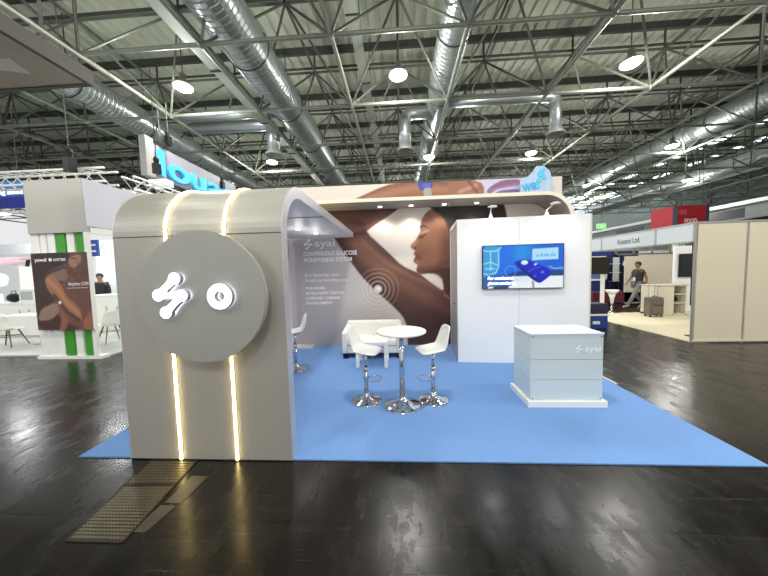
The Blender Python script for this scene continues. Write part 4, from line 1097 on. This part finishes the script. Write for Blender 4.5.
person('person', 'seated dark dressed person partly hidden by the silver wall edge', (-9.7, 9.25, .03), -1.5, seat_pose, mat('dark_teal_top', (52, 70, 74), .7), mat('black_trousers', (26, 26, 30), .8), SKIN, HAIR, 1.75, 'coat')

# ------------------------------------------------------------------ lighting trusses over the left booth
def box_truss(a, b, s, lab, m_):
    a = Vector(a); b = Vector(b); t = thing('lighting_truss', lab, 'truss', a)
    d = (b-a); L = d.length; d.normalize(); n = Vector((-d.y, d.x, 0)).normalized(); u = Vector((0, 0, 1)); bm = B()
    cs = [n*s*i+u*s*j for i in (-.5, .5) for j in (-.5, .5)]
    for c in cs: tube(bm, c, c+d*L, .028, 6)
    mesh_obj('chords', bm, m_, t)
    bm = B(); k_ = int(L/s)
    for i in range(k_):
        p = d*i*s; q = d*(i+1)*s
        for x, y in ((0, 1), (1, 3), (3, 2), (2, 0)):
            tube(bm, p+cs[x], q+cs[y], .014, 4)
    mesh_obj('bracing', bm, m_, t)
BALU = mat('bright_truss_aluminium', (226, 226, 222), .35, .4)
box_truss((-20, 6.2, 4.0), (-6.6, 6.2, 4.0), .3, 'bright aluminium box truss above the white tower running to the left edge', BALU)
box_truss((-6.6, 6.6, 3.98), (-6.6, 14, 3.98), .3, 'bright aluminium box truss running back above the side fascia', BALU)
box_truss((-20, 10.5, 4.6), (-7.0, 10.5, 4.6), .4, 'second aluminium box truss farther back in the left booth', BALU)
def stage_light(x, y, z, lab):
    t = thing('stage_light', lab, 'lamp', (x, y, z))
    bm = B(); box(bm, -.08, .08, -.08, .08, 0, .3, .01); mesh_obj('body', bm, BLACK, t)
    bm = B(); lathe(bm, [(.06, .3), (.08, .42), (.03, .5), (0, .5)], 12); mesh_obj('motor', bm, BLACK, t)
    bm = B(); tube(bm, (0, 0, .5), (0, 0, ZB-z), .012, 6); mesh_obj('chain', bm, STEELK, t)
stage_light(-7.2, 5.88, 4.02, 'black hoist motor hanging above the white tower')
stage_light(-6.9, 7.8, 4.6, 'black hoist motor hanging left of the cyan sign')
stage_light(-7.75, 9.3, 6.1, 'black hoist holding the near end of the cyan letter sign')
stage_light(-7.6, 11.9, 5.4, 'black hoist hanging at the far end of the cyan letter sign')
# unseen flood lamps added to brighten the left booth
for x, y in ((-17, 8.5), (-13, 8.5), (-9.3, 8.3), (-10.5, 11.2), (-7.3, 10.5)):
    t = thing('booth_fill_lamp', 'added flood lamp that brightens the left booth, %s' % {(-17, 8.5): 'farthest left', (-13, 8.5): 'second from the left', (-9.3, 8.3): 'nearest the white tower', (-10.5, 11.2): 'in the back row', (-7.3, 10.5): 'nearest the side fascia'}[(x, y)], 'lamp', (x, y, 3.85))
    bm = B(); box(bm, -.25, .25, -.12, .12, 0, .12, .01); mesh_obj('housing', bm, ALU, t)
    bm = B(); box(bm, -.23, .23, -.1, .1, -.02, -.002); mesh_obj('lens', bm, LAMPG, t)
    bm = B(); tube(bm, (0, 0, .12), (0, 0, .6), .02); mesh_obj('clamp', bm, BLACK, t)
    ld = bpy.data.lights.new('flood', 'AREA'); ld.shape = 'RECTANGLE'; ld.size = .5; ld.size_y = .3; ld.energy = 85; ld.color = (.96, .98, 1)
    q = bpy.data.objects.new('flood', ld); COL.objects.link(q); q.location = (x, y, 3.8)

# ------------------------------------------------------------------ hanging signs at left
t = thing('hanging_letter_sign', 'hanging sign of big cyan letters above the silver wall', 'sign', (-7.95, 9.0, 5.0))
CY = mat('cyan_letter', (60, 176, 236), .4, emit=.55, emit_rgb=(60, 170, 240))
Rl = Matrix(((0, 0, 1, 0), (1, 0, 0, 0), (0, 1, 0, 0), (0, 0, 0, 1)))     # x->Y, y->Z, z->X
bm = B(); box(bm, -.14, -.08, -.35, 4.6, -.05, 1.05); mesh_obj('back_panel', bm, mat('lavender_grey_panel', (132, 132, 142), .5), t)
bm = B(); box(bm, -.2, .02, -.4, -.1, -.1, 1.15, .01); mesh_obj('end_box', bm, mat('sign_end_white', (150, 149, 146), .5), t)
text_obj('letters', 'louas', 1.15, CY, t, T(0, .05, .08) @ Rl, .05, .02, 3.9)
bm = B()
for y in (.3, 4.2): tube(bm, (-.1, y, 1.05), (-.1, y, 2.5), .012)
mesh_obj('hanging_wire', bm, STEELK, t)
board('white_sign_box', -7.55, -7.0, 8.2, 4.42, 4.62, GLOW, 'small white glowing box below the first cyan letter', 'sign', .3)
t = thing('hanging_blue_banner', 'hanging blue banner with white words at the left edge', 'banner', (-14.6, 9.0, 4.15))
def paint_bl(P):
    p = Paint(P, (28, 44, 160)); p.mix(np.clip((P[:, 1]-.42)/.03, 0, 1), (70, 160, 236)); 
    p.mix(np.clip((P[:, 1]-.42)/.03, 0, 1)*np.clip((1.2-P[:, 0])/.9, 0, 1), (222, 240, 250))
    p.mix(np.clip(1-np.abs(P[:, 1]-.4)/.05, 0, 1)*.8, (120, 120, 236))
    return p.c
bm = B(); box(bm, 0, 1.85, .002, .06, 0, .92); mesh_obj('board', bm, mat('banner_back', (40, 60, 170), .5), t)
print_grid('printed_face', 0, 1.85, 0, .92, .03, paint_bl, vmat('banner_print', .5, .55), t)
text_obj('banner_text', 'Leading Blood', .2, TVW, t, T(.35, -.006, .47) @ RX, .002, .006, 1.42)
bm = B()
for x in (.2, 1.6): tube(bm, (x, .03, .92), (x, .03, 3.3), .01)
mesh_obj('hanging_wire', bm, STEELK, t)

# ------------------------------------------------------------------ near suspended canopy, top left
t = thing('suspended_canopy', 'grey underside of a suspended canopy cut off by the top left corner', 'canopy', (-3.72, 3.25, 4.0))
CG = mat('canopy_grey', (186, 182, 174), .6, noise=.12, nscale=2.5)
bm = B(); box(bm, -3.0, .02, -2.6, .02, 0, .05)
mesh_obj('soffit', bm, CG, t)
bm = B(); box(bm, .02, .07, -2.6, .07, -.01, .16); box(bm, -3.0, .02, .02, .07, -.01, .16); mesh_obj('edge_beam', bm, mat('canopy_edge_dark', (70, 68, 62), .5), t)
bm = B(); a = [bm.verts.new(v) for v in ((-.53, -.41, -.002), (-.33, -.41, -.002), (-.40, -.18, -.002), (-.70, -.28, -.002))]; bm.faces.new(a)
mesh_obj('soffit_reflection', bm, mat('pale_reflection', (226, 226, 218), .4), t)  # pale quad painted in for a bright reflection on the soffit
bm = B(); tube(bm, (.1, -2.6, .22), (.1, .3, .22), .02, 8); mesh_obj('edge_rail', bm, mat('light_rail', (206, 206, 200), .4, .4), t)
bm = B(); tube(bm, (-.2, -.2, .05), (-.2, -.2, 3.5), .015); tube(bm, (-2, -.2, .05), (-2, -.2, 3.5), .015); mesh_obj('hanging_wire', bm, STEELK, t)

# ================================================================== RIGHT BOOTH
RXW = 6.04
t = thing('booth_partition', 'cream partition wall of the white trade booth at the right edge', 'wall', (RXW, 6.07, 0))
n = 0
for i in range(4):
    bm = B(); box(bm, .04+i*.97, .96+i*.97, .0, .03, .05, 2.46); mesh_obj('panel', bm, BEIGE, t)
    bm = B(); tube(bm, (i*.97, .015, 0), (i*.97, .015, 2.5), .022, 8); mesh_obj('post', bm, ALU, t)
bm = B(); box(bm, 0, 3.9, -.01, .04, 2.46, 2.5); mesh_obj('top_rail', bm, ALU, t)
bm = B(); box(bm, 0, 3.9, -.01, .04, .03, .07); mesh_obj('bottom_rail', bm, mat('pale_rail', (214, 206, 182), .5), t)
t = thing('booth_fascia', 'long pale fascia board with a company name over the right booth opening', 'sign', (RXW, 6.1, 2.1))
FA = mat('pale_blue_fascia', (214, 224, 230), .45)
ys = [0, .86, 2.62, 4.5, 6.4]
for a_, b_ in zip(ys, ys[1:]):
    bm = B(); box(bm, -.012, .012, a_+.02, b_-.02, .02, .36); mesh_obj('fascia_panel', bm, FA, t)
bm = B(); box(bm, -.02, .02, 0, 6.4, .36, .4); box(bm, -.02, .02, 0, 6.4, -.01, .02)
mesh_obj('rail', bm, ALU, t)
for a_ in ys:
    bm = B(); box(bm, -.02, .02, a_-.02, a_+.02, 0, .38); mesh_obj('upright', bm, ALU, t)
# lettering faces -X : reads from far (left) to near (right)
Rr = Matrix(((0, 0, -1, 0), (-1, 0, 0, 0), (0, 1, 0, 0), (0, 0, 0, 1)))
text_obj('company_name', 'Kemtai Ltd.', .2, mat('dark_grey_lettering', (70, 72, 78), .5), t, T(-.016, 2.0, .12) @ Rr, .001, .001, .72)
for y in (8.72, 12.5):
    bm = B(); tube(bm, (0, 0, 0), (0, 0, 2.1), .022, 8)
# fascia support post at far end
bm = B(); tube(bm, (0, 6.38, -2.1), (0, 6.38, 0), .022, 8); mesh_obj('end_post', bm, ALU, t)
# booth floor
bm = B(); box(bm, 6.08, 10.5, 6.15, 10.0, 0, .012)
tag(mesh_obj('booth_carpet', bm, mat('cream_carpet', (214, 206, 178), .8, noise=.05, nscale=6)), 'cream carpet inside the white trade booth at right', 'carpet')
# interior walls
def wall_panel(x0, x1, y, z0, z1, m_, lab, th=.05): return board('partition_panel', x0, x1, y, z0, z1, m_, lab, 'panel', th)
wall_panel(9.7, 11.9, 12.6, 0, 2.02, BEIGE, 'plain cream partition behind the walking man')
wall_panel(9.3, 10.4, 10.02, .012, 2.25, WHITE, 'white partition behind the wall screen in the right booth')
bm = B(); box(bm, 0, 3.2, 0, .06, 0, .06); box(bm, 0, 3.2, 0, .06, .5, .56)
for i in range(5): box(bm, i*.78, i*.78+.06, 0, .06, 0, .56)
tag(mesh_obj('rail_frame', bm, mat('brown_beam', (128, 116, 92), .6), None, (9.9, 13.4, 2.1)), 'brown open rail frame above the cream partition', 'frame')
# wall screen
t = thing('wall_monitor', 'black wall screen beside the cream partition edge in the right booth', 'monitor', (9.41, 9.93, 1.2))
bm = B(); box(bm, 0, .62, .0, .05, 0, .78, .006); mesh_obj('case', bm, BLACK, t)
bm = B(); box(bm, .015, .605, -.002, 0, .015, .765); mesh_obj('display', bm, BLKSCR, t)
bm = B(); box(bm, .2, .42, .05, .085, .3, .5); mesh_obj('bracket', bm, ALU, t)
t = thing('black_upright', 'tall narrow black upright beside the cream partition post', 'stand', (6.5, 6.55, .012))
bm = B(); box(bm, 0, .05, 0, .06, .7, 2.1); mesh_obj('panel', bm, BLKSCR, t)
bm = B(); box(bm, .01, .04, .01, .04, .02, .7); mesh_obj('pole', bm, ALU, t)
bm = B(); box(bm, -.03, .1, -.05, .12, 0, .02); mesh_obj('foot', bm, BLACK, t)
# cabinet
t = thing('display_cabinet', 'low white cabinet with a door and open shelves behind the suitcase', 'cabinet', (8.14, 9.3, .012))
CWD = mat('cabinet_cream', (226, 222, 206), .5)
bm = B(); box(bm, 0, .03, 0, .6, 0, .94); box(bm, .5, .53, 0, .6, 0, .94); box(bm, .88, .91, 0, .6, 0, .94); box(bm, 0, .91, .57, .6, 0, .94); box(bm, 0, .91, 0, .6, 0, .05); mesh_obj('carcass', bm, CWD, t)
bm = B(); box(bm, .035, .495, -.018, .0, .05, .93, .003); mesh_obj('door', bm, CWD, t)
for z in (.38, .66):
    bm = B(); box(bm, .53, .88, .01, .57, z, z+.02); mesh_obj('shelf', bm, CWD, t)
bm = B(); box(bm, -.03, .94, -.03, .62, .94, .975, .003); mesh_obj('worktop', bm, mat('cabinet_top', (190, 184, 164), .5), t)
bag(8.84, 9.55, .425, .19, 'dark bag lying in the open shelf of the low cabinet', BLACK)
# suitcase
t = thing('suitcase', 'grey wheeled suitcase with raised handle on cream booth carpet', 'suitcase', (7.72, 9.02, .012), .08)
SG = mat('suitcase_grey', (112, 106, 98), .6, noise=.15, nscale=10)
bm = B(); box(bm, 0, .46, 0, .24, .05, .62, .05); mesh_obj('shell', bm, SG, t)
bm = B(); box(bm, .05, .41, -.03, .0, .1, .36, .02); box(bm, .05, .41, -.03, 0, .39, .54, .015); mesh_obj('front_pocket', bm, SG, t)
bm = B(); path(bm, [(.13, .2, .6), (.13, .2, 1.04), (.33, .2, 1.04), (.33, .2, .6)], .009, 6); mesh_obj('telescopic_handle', bm, ALU, t)
bm = B(); path(bm, [(.15, .1, .615), (.19, .1, .65), (.27, .1, .65), (.31, .1, .615)], .01, 6); mesh_obj('carry_handle', bm, BLACK, t)
for x in (.05, .41):
    for y in (.04, .2):
        bm = B(); tube(bm, (x-.012, y, .028), (x+.012, y, .028), .028, 14); mesh_obj('wheel', bm, BLACK, t)
# monitor on a pole
t = thing('monitor_stand', 'black monitor on a thick white pole just right of the cabin', 'monitor', (6.72, 9.64, .012))
bm = B(); tube(bm, (0, 0, .01), (0, 0, 1.62), .06, 20); mesh_obj('pole', bm, WHITE2, t)
bm = B(); lathe(bm, [(.25, 0), (.25, .015), (0, .02)], 24); mesh_obj('base', bm, WHITE2, t)
bm = B(); box(bm, -.42, .13, -.12, -.07, 1.36, 1.92, .006); mesh_obj('case', bm, BLACK, t)
bm = B(); box(bm, -.405, .115, -.123, -.12, 1.375, 1.905); mesh_obj('display', bm, BLKSCR, t)
# tulip stools
t = thing('tulip_stool', 'white tulip bar stool right of the white monitor pole', 'stool', (7.37, 10.1, 0), 0, 'white tulip bar stools')
bm = B(); lathe(bm, [(.0, .66), (.1, .67), (.17, .72), (.2, .8), (.19, .8), (.15, .74), (.1, .7), (0, .69)][::1], 24); lathe(bm, [(.0, .3), (.04, .32), (.06, .5), (.11, .66), (0, .67)], 20); mesh_obj('seat', bm, WHITE2, t, smooth=True)
bm = B(); lathe(bm, [(.2, 0), (.19, .02), (.05, .04), (.03, .08), (.03, .33), (0, .33)], 24); mesh_obj('base', bm, CHROME, t, smooth=True)
dup(t, (6.75, 10.6, 0), .5, 'white tulip bar stool half hidden behind the white monitor pole')
# blue booth behind
BLU = mat('navy_booth_wall', (30, 48, 112), .5)
bm = B(); box(bm, 0, 2.75, 0, .08, 0, 2.3); bx_ = mesh_obj('blue_partition', bm, BLU, None, (8.3, 13.6, 0)); tag(bx_, 'dark blue booth wall behind the tulip stools', 'wall')
t = thing('display_rack', 'black shelving rack with white shelves against the dark blue wall', 'shelf', (9.6, 13.2, 0))
bm = B()
for x in (0, .38, .9): box(bm, x, x+.03, 0, .03, 0, 2.1); box(bm, x, x+.03, .25, .28, 0, 2.1)
mesh_obj('frame', bm, BLACK, t)
for z in (.5, .9, 1.3, 1.7):
    bm = B(); box(bm, 0, .38, 0, .28, z, z+.025); mesh_obj('shelf', bm, WHITE2 if z > 1 else ALU, t)
bm = B(); box(bm, .45, .85, .05, .1, 1.25, 1.6); mesh_obj('rack_screen', bm, BLKSCR, t)
bm = B(); lathe(bm, [(.1, 1.62), (.08, 1.8), (.02, 1.86), (0, 1.86)], 16, (.65, .1, 0)); mesh_obj('lamp_shade', bm, WHITE2, t)
bm = B(); box(bm, .05, .33, .02, .04, .92, 2.0); mesh_obj('white_sheet', bm, mat('paper_white', (200, 206, 206), .6), t)
t = thing('framed_picture', 'white framed picture on the dark blue wall behind the monitor', 'picture', (8.72, 13.5, .95))
bm = B(); box(bm, 0, .9, 0, .05, 0, .08); box(bm, 0, .9, 0, .05, 1.05, 1.13); box(bm, 0, .08, 0, .05, 0, 1.13); box(bm, .82, .9, 0, .05, 0, 1.13); mesh_obj('frame', bm, WHITE2, t)
bm = B(); box(bm, .08, .82, .02, .04, .08, 1.05); mesh_obj('print', bm, mat('print_blue', (90, 110, 170), .5), t)
bm = B(); box(bm, 0, 2.6, 0, .5, 0, .5, .03); tag(mesh_obj('maroon_bench', bm, mat('maroon', (96, 34, 48), .6), None, (8.4, 12.6, 0)), 'dark maroon bench along the dark blue wall', 'bench')
# blue bin next to the cabin
t = thing('blue_crate', 'blue crate under a white rimmed box beside the cabin edge', 'crate', (4.92, 7.55, 0))
bm = B(); box(bm, 0, .5, 0, .4, 0, .34, .01); mesh_obj('lower_crate', bm, mat('crate_blue', (36, 62, 140), .5), t)
bm = B(); box(bm, -.02, .52, -.02, .42, .34, .39, .005); mesh_obj('rim', bm, WHITE2, t)
bm = B(); box(bm, 0, .5, 0, .4, .39, .66, .01); mesh_obj('upper_crate', bm, mat('crate_navy', (28, 36, 64), .5), t)
bm = B(); box(bm, .12, .3, -.006, 0, .12, .2); mesh_obj('label', bm, WHITE2, t)
# far cupboards / pale structures behind the right booth
wall_panel(12.5, 22, 16.5, 0, 2.4, mat('pale_far_booth', (224, 226, 222), .6), 'long pale booth wall far beyond the fascia')
wall_panel(6.4, 8.2, 17.5, 0, 2.6, mat('pale_green_booth', (196, 206, 196), .6), 'pale green booth wall seen just right of the cabin top')
t = thing('exit_sign', 'small glowing green exit sign far behind the cabin corner', 'sign', (11.75, 17.4, 3.85))
bm = B(); box(bm, 0, .5, 0, .06, 0, .26); mesh_obj('case', bm, mat('exit_green', (110, 220, 100), .5, emit=1.6, emit_rgb=(100, 230, 90)), t)
bm = B(); box(bm, .2, .28, -.01, 0, .04, .2); box(bm, .3, .42, -.01, 0, .1, .14); mesh_obj('pictogram', bm, TXTW, t)
bm = B(); tube(bm, (.25, .03, .26), (.25, .03, 3.), .01); mesh_obj('hanging_wire', bm, STEELK, t)
board('orange_panel', 9.8, 11.0, 17.3, 2.45, 2.72, mat('orange_red', (214, 74, 44), .5), 'small orange red panel beyond the cabin corner', 'sign')
board('grey_far_wall', 8.3, 15.5, 19.0, 2.1, 3.4, mat('far_grey_green', (150, 158, 146), .7), 'grey green upper wall far behind the name fascia', 'wall')

# food court sign
t = thing('food_court_sign', 'dark red two sided hanging sign reading food court', 'sign', (14.8, 16.0, 3.1))
RED = mat('deep_red', (134, 14, 22), .5, emit=.15, emit_rgb=(160, 16, 26)); RED2 = mat('bright_red', (158, 30, 46), .5, emit=.1, emit_rgb=(210, 50, 66))
GS = mat('slate_edge', (70, 76, 92), .5)
def side(bm, p0, p1, z0, z1, th=.08):
    a = Vector((p0[0], p0[1], 0)); b = Vector((p1[0], p1[1], 0)); d = (b-a).normalized(); n = Vector((-d.y, d.x, 0))*th
    lo = [bm.verts.new(p+Vector((0, 0, z0))) for p in (a, b, b+n, a+n)]; hi = [bm.verts.new(p+Vector((0, 0, z1))) for p in (a, b, b+n, a+n)]
    bm.faces.new(lo); bm.faces.new(hi)
    for i in range(4): bm.faces.new((lo[i], lo[(i+1) % 4], hi[(i+1) % 4], hi[i]))
bm = B(); side(bm, (0.12, 0), (1.55, 0), 0, 1.62); mesh_obj('front_face', bm, RED, t)
bm = B(); side(bm, (-.42, .95), (-.08, .05), .1, 1.6); mesh_obj('side_face', bm, RED2, t)
bm = B(); side(bm, (-.08, .03), (.12, -.01), 0, 1.62); side(bm, (1.55, 0), (1.85, .12), 0, 1.66); mesh_obj('edge', bm, GS, t)
text_obj('sign_text', 'FOOD', .3, mat('sign_cream', (232, 214, 206), .5), t, T(.5, -.01, .72) @ RX, .003, .006, .62)
text_obj('sign_text', 'COURT', .3, mat('sign_cream', (232, 214, 206), .5), t, T(.42, -.01, .4) @ RX, .003, .006, .8)
bm = B()
for q in range(4): box(bm, .22+q*.1, .28+q*.1, -.01, 0, 1.2, 1.42)
box(bm, .2, .6, -.01, 0, 1.16, 1.2); mesh_obj('meal_symbol', bm, mat('symbol_red', (172, 86, 84), .5), t)
bm = B(); tube(bm, (.5, .04, 1.6), (.5, .04, 4.4), .012); tube(bm, (1.4, .04, 1.6), (1.4, .04, 4.4), .012); mesh_obj('hanging_wire', bm, STEELK, t)

# gallery along the far right of the hall
t = thing('upper_gallery', 'pale gallery with a white ledge along the right side of the hall', 'gallery', (24, 12, 0))
bm = B(); box(bm, 0, 4, -2, 30, 4.6, 5.6); mesh_obj('parapet', bm, HWD, t)
bm = B(); box(bm, -.2, 4, -2.2, 30, 5.6, 5.85); mesh_obj('ledge', bm, WHITE2, t)
for y in (-1.6, 6, 14, 22, 29):
    bm = B(); box(bm, .4, 1., y, y+.6, 0, 4.6); mesh_obj('column', bm, HW, t)
bm = B()
for y in (1, 9, 17): box(bm, -.02, 0, y, y+3.5, 4.75, 5.4)
mesh_obj('dark_opening', bm, BLKSCR, t)

def islands(me):
    par = list(range(len(me.vertices)))
    def find(a):
        while par[a] != a: par[a] = par[par[a]]; a = par[a]
        return a
    for e in me.edges:
        a, b = find(e.vertices[0]), find(e.vertices[1])
        if a != b: par[a] = b
    g = {}
    for p in me.polygons: g.setdefault(find(p.vertices[0]), []).append(p.index)
    return list(g.values())
for o in [o for o in COL.objects if o.type == 'MESH' and o.parent and o.name.split('.')[0] in ('hanging_wire', 'hanger', 'dark_opening', 'cable', 'cyan_blob', 'white_mark', 'side_post')]:
    isl = islands(o.data)
    if len(isl) < 2: continue
    nm = o.name.split('.')[0]
    for fs in isl:
        vs = {}; F = []
        for f in fs: F.append([vs.setdefault(v, len(vs)) for v in o.data.polygons[f].vertices])
        me = bpy.data.meshes.new(nm); me.from_pydata([tuple(o.data.vertices[v].co) for v in vs], [], F)
        for m_ in o.data.materials: me.materials.append(m_)
        q = bpy.data.objects.new(nm, me); COL.objects.link(q); q.parent = o.parent
    bpy.data.objects.remove(o)

# ---- pieces that sit on a part hang one level below it
SUB = {'door_handle': 'side_door', 'panel_screw': 'panel_tier', 'spot_lens': 'spot_ring', 'strip_channel': 'led_strip', 'screen_text': 'picture',
       'poster_text': 'board', 'poster_mark': 'board', 'poster_rule': 'board', 'banner_text': 'printed_face', 'finger': 'body', 'thumb': 'body',
       'eyes': 'body', 'mouth': 'body', 'nose_and_ears': 'body', 'badge': 'lanyard', 'white_mark': 'board', 'headline': 'printed_graphic',
       'subtitle': 'printed_graphic', 'body_text': 'printed_graphic', 'display': 'case', 'sign_text': 'front_face', 'meal_symbol': 'front_face',
       'front_pocket': 'shell', 'carry_handle': 'shell', 'handle': 'body', 'pictogram': 'case', 'mounting_plate': 'table_top', 'label': 'case', 'company_name': 'rail'}
def cen(o):
    n = len(o.data.vertices); return sum((v.co for v in o.data.vertices), Vector())/max(n, 1)
byp = {}
for o in COL.objects:
    if o.parent: byp.setdefault(o.parent.name, []).append(o)
for pn, ch in byp.items():
    if bpy.data.objects[pn].parent: continue
    for c in ch:
        tgt = SUB.get(c.name.split('.')[0])
        if not tgt or c.type != 'MESH': continue
        cand = [q for q in ch if q.name.split('.')[0] == tgt and q.type == 'MESH']
        if not cand: continue
        cc = cen(c); best = min(cand, key=lambda q: (cen(q)-cc).length)
        c.parent = best
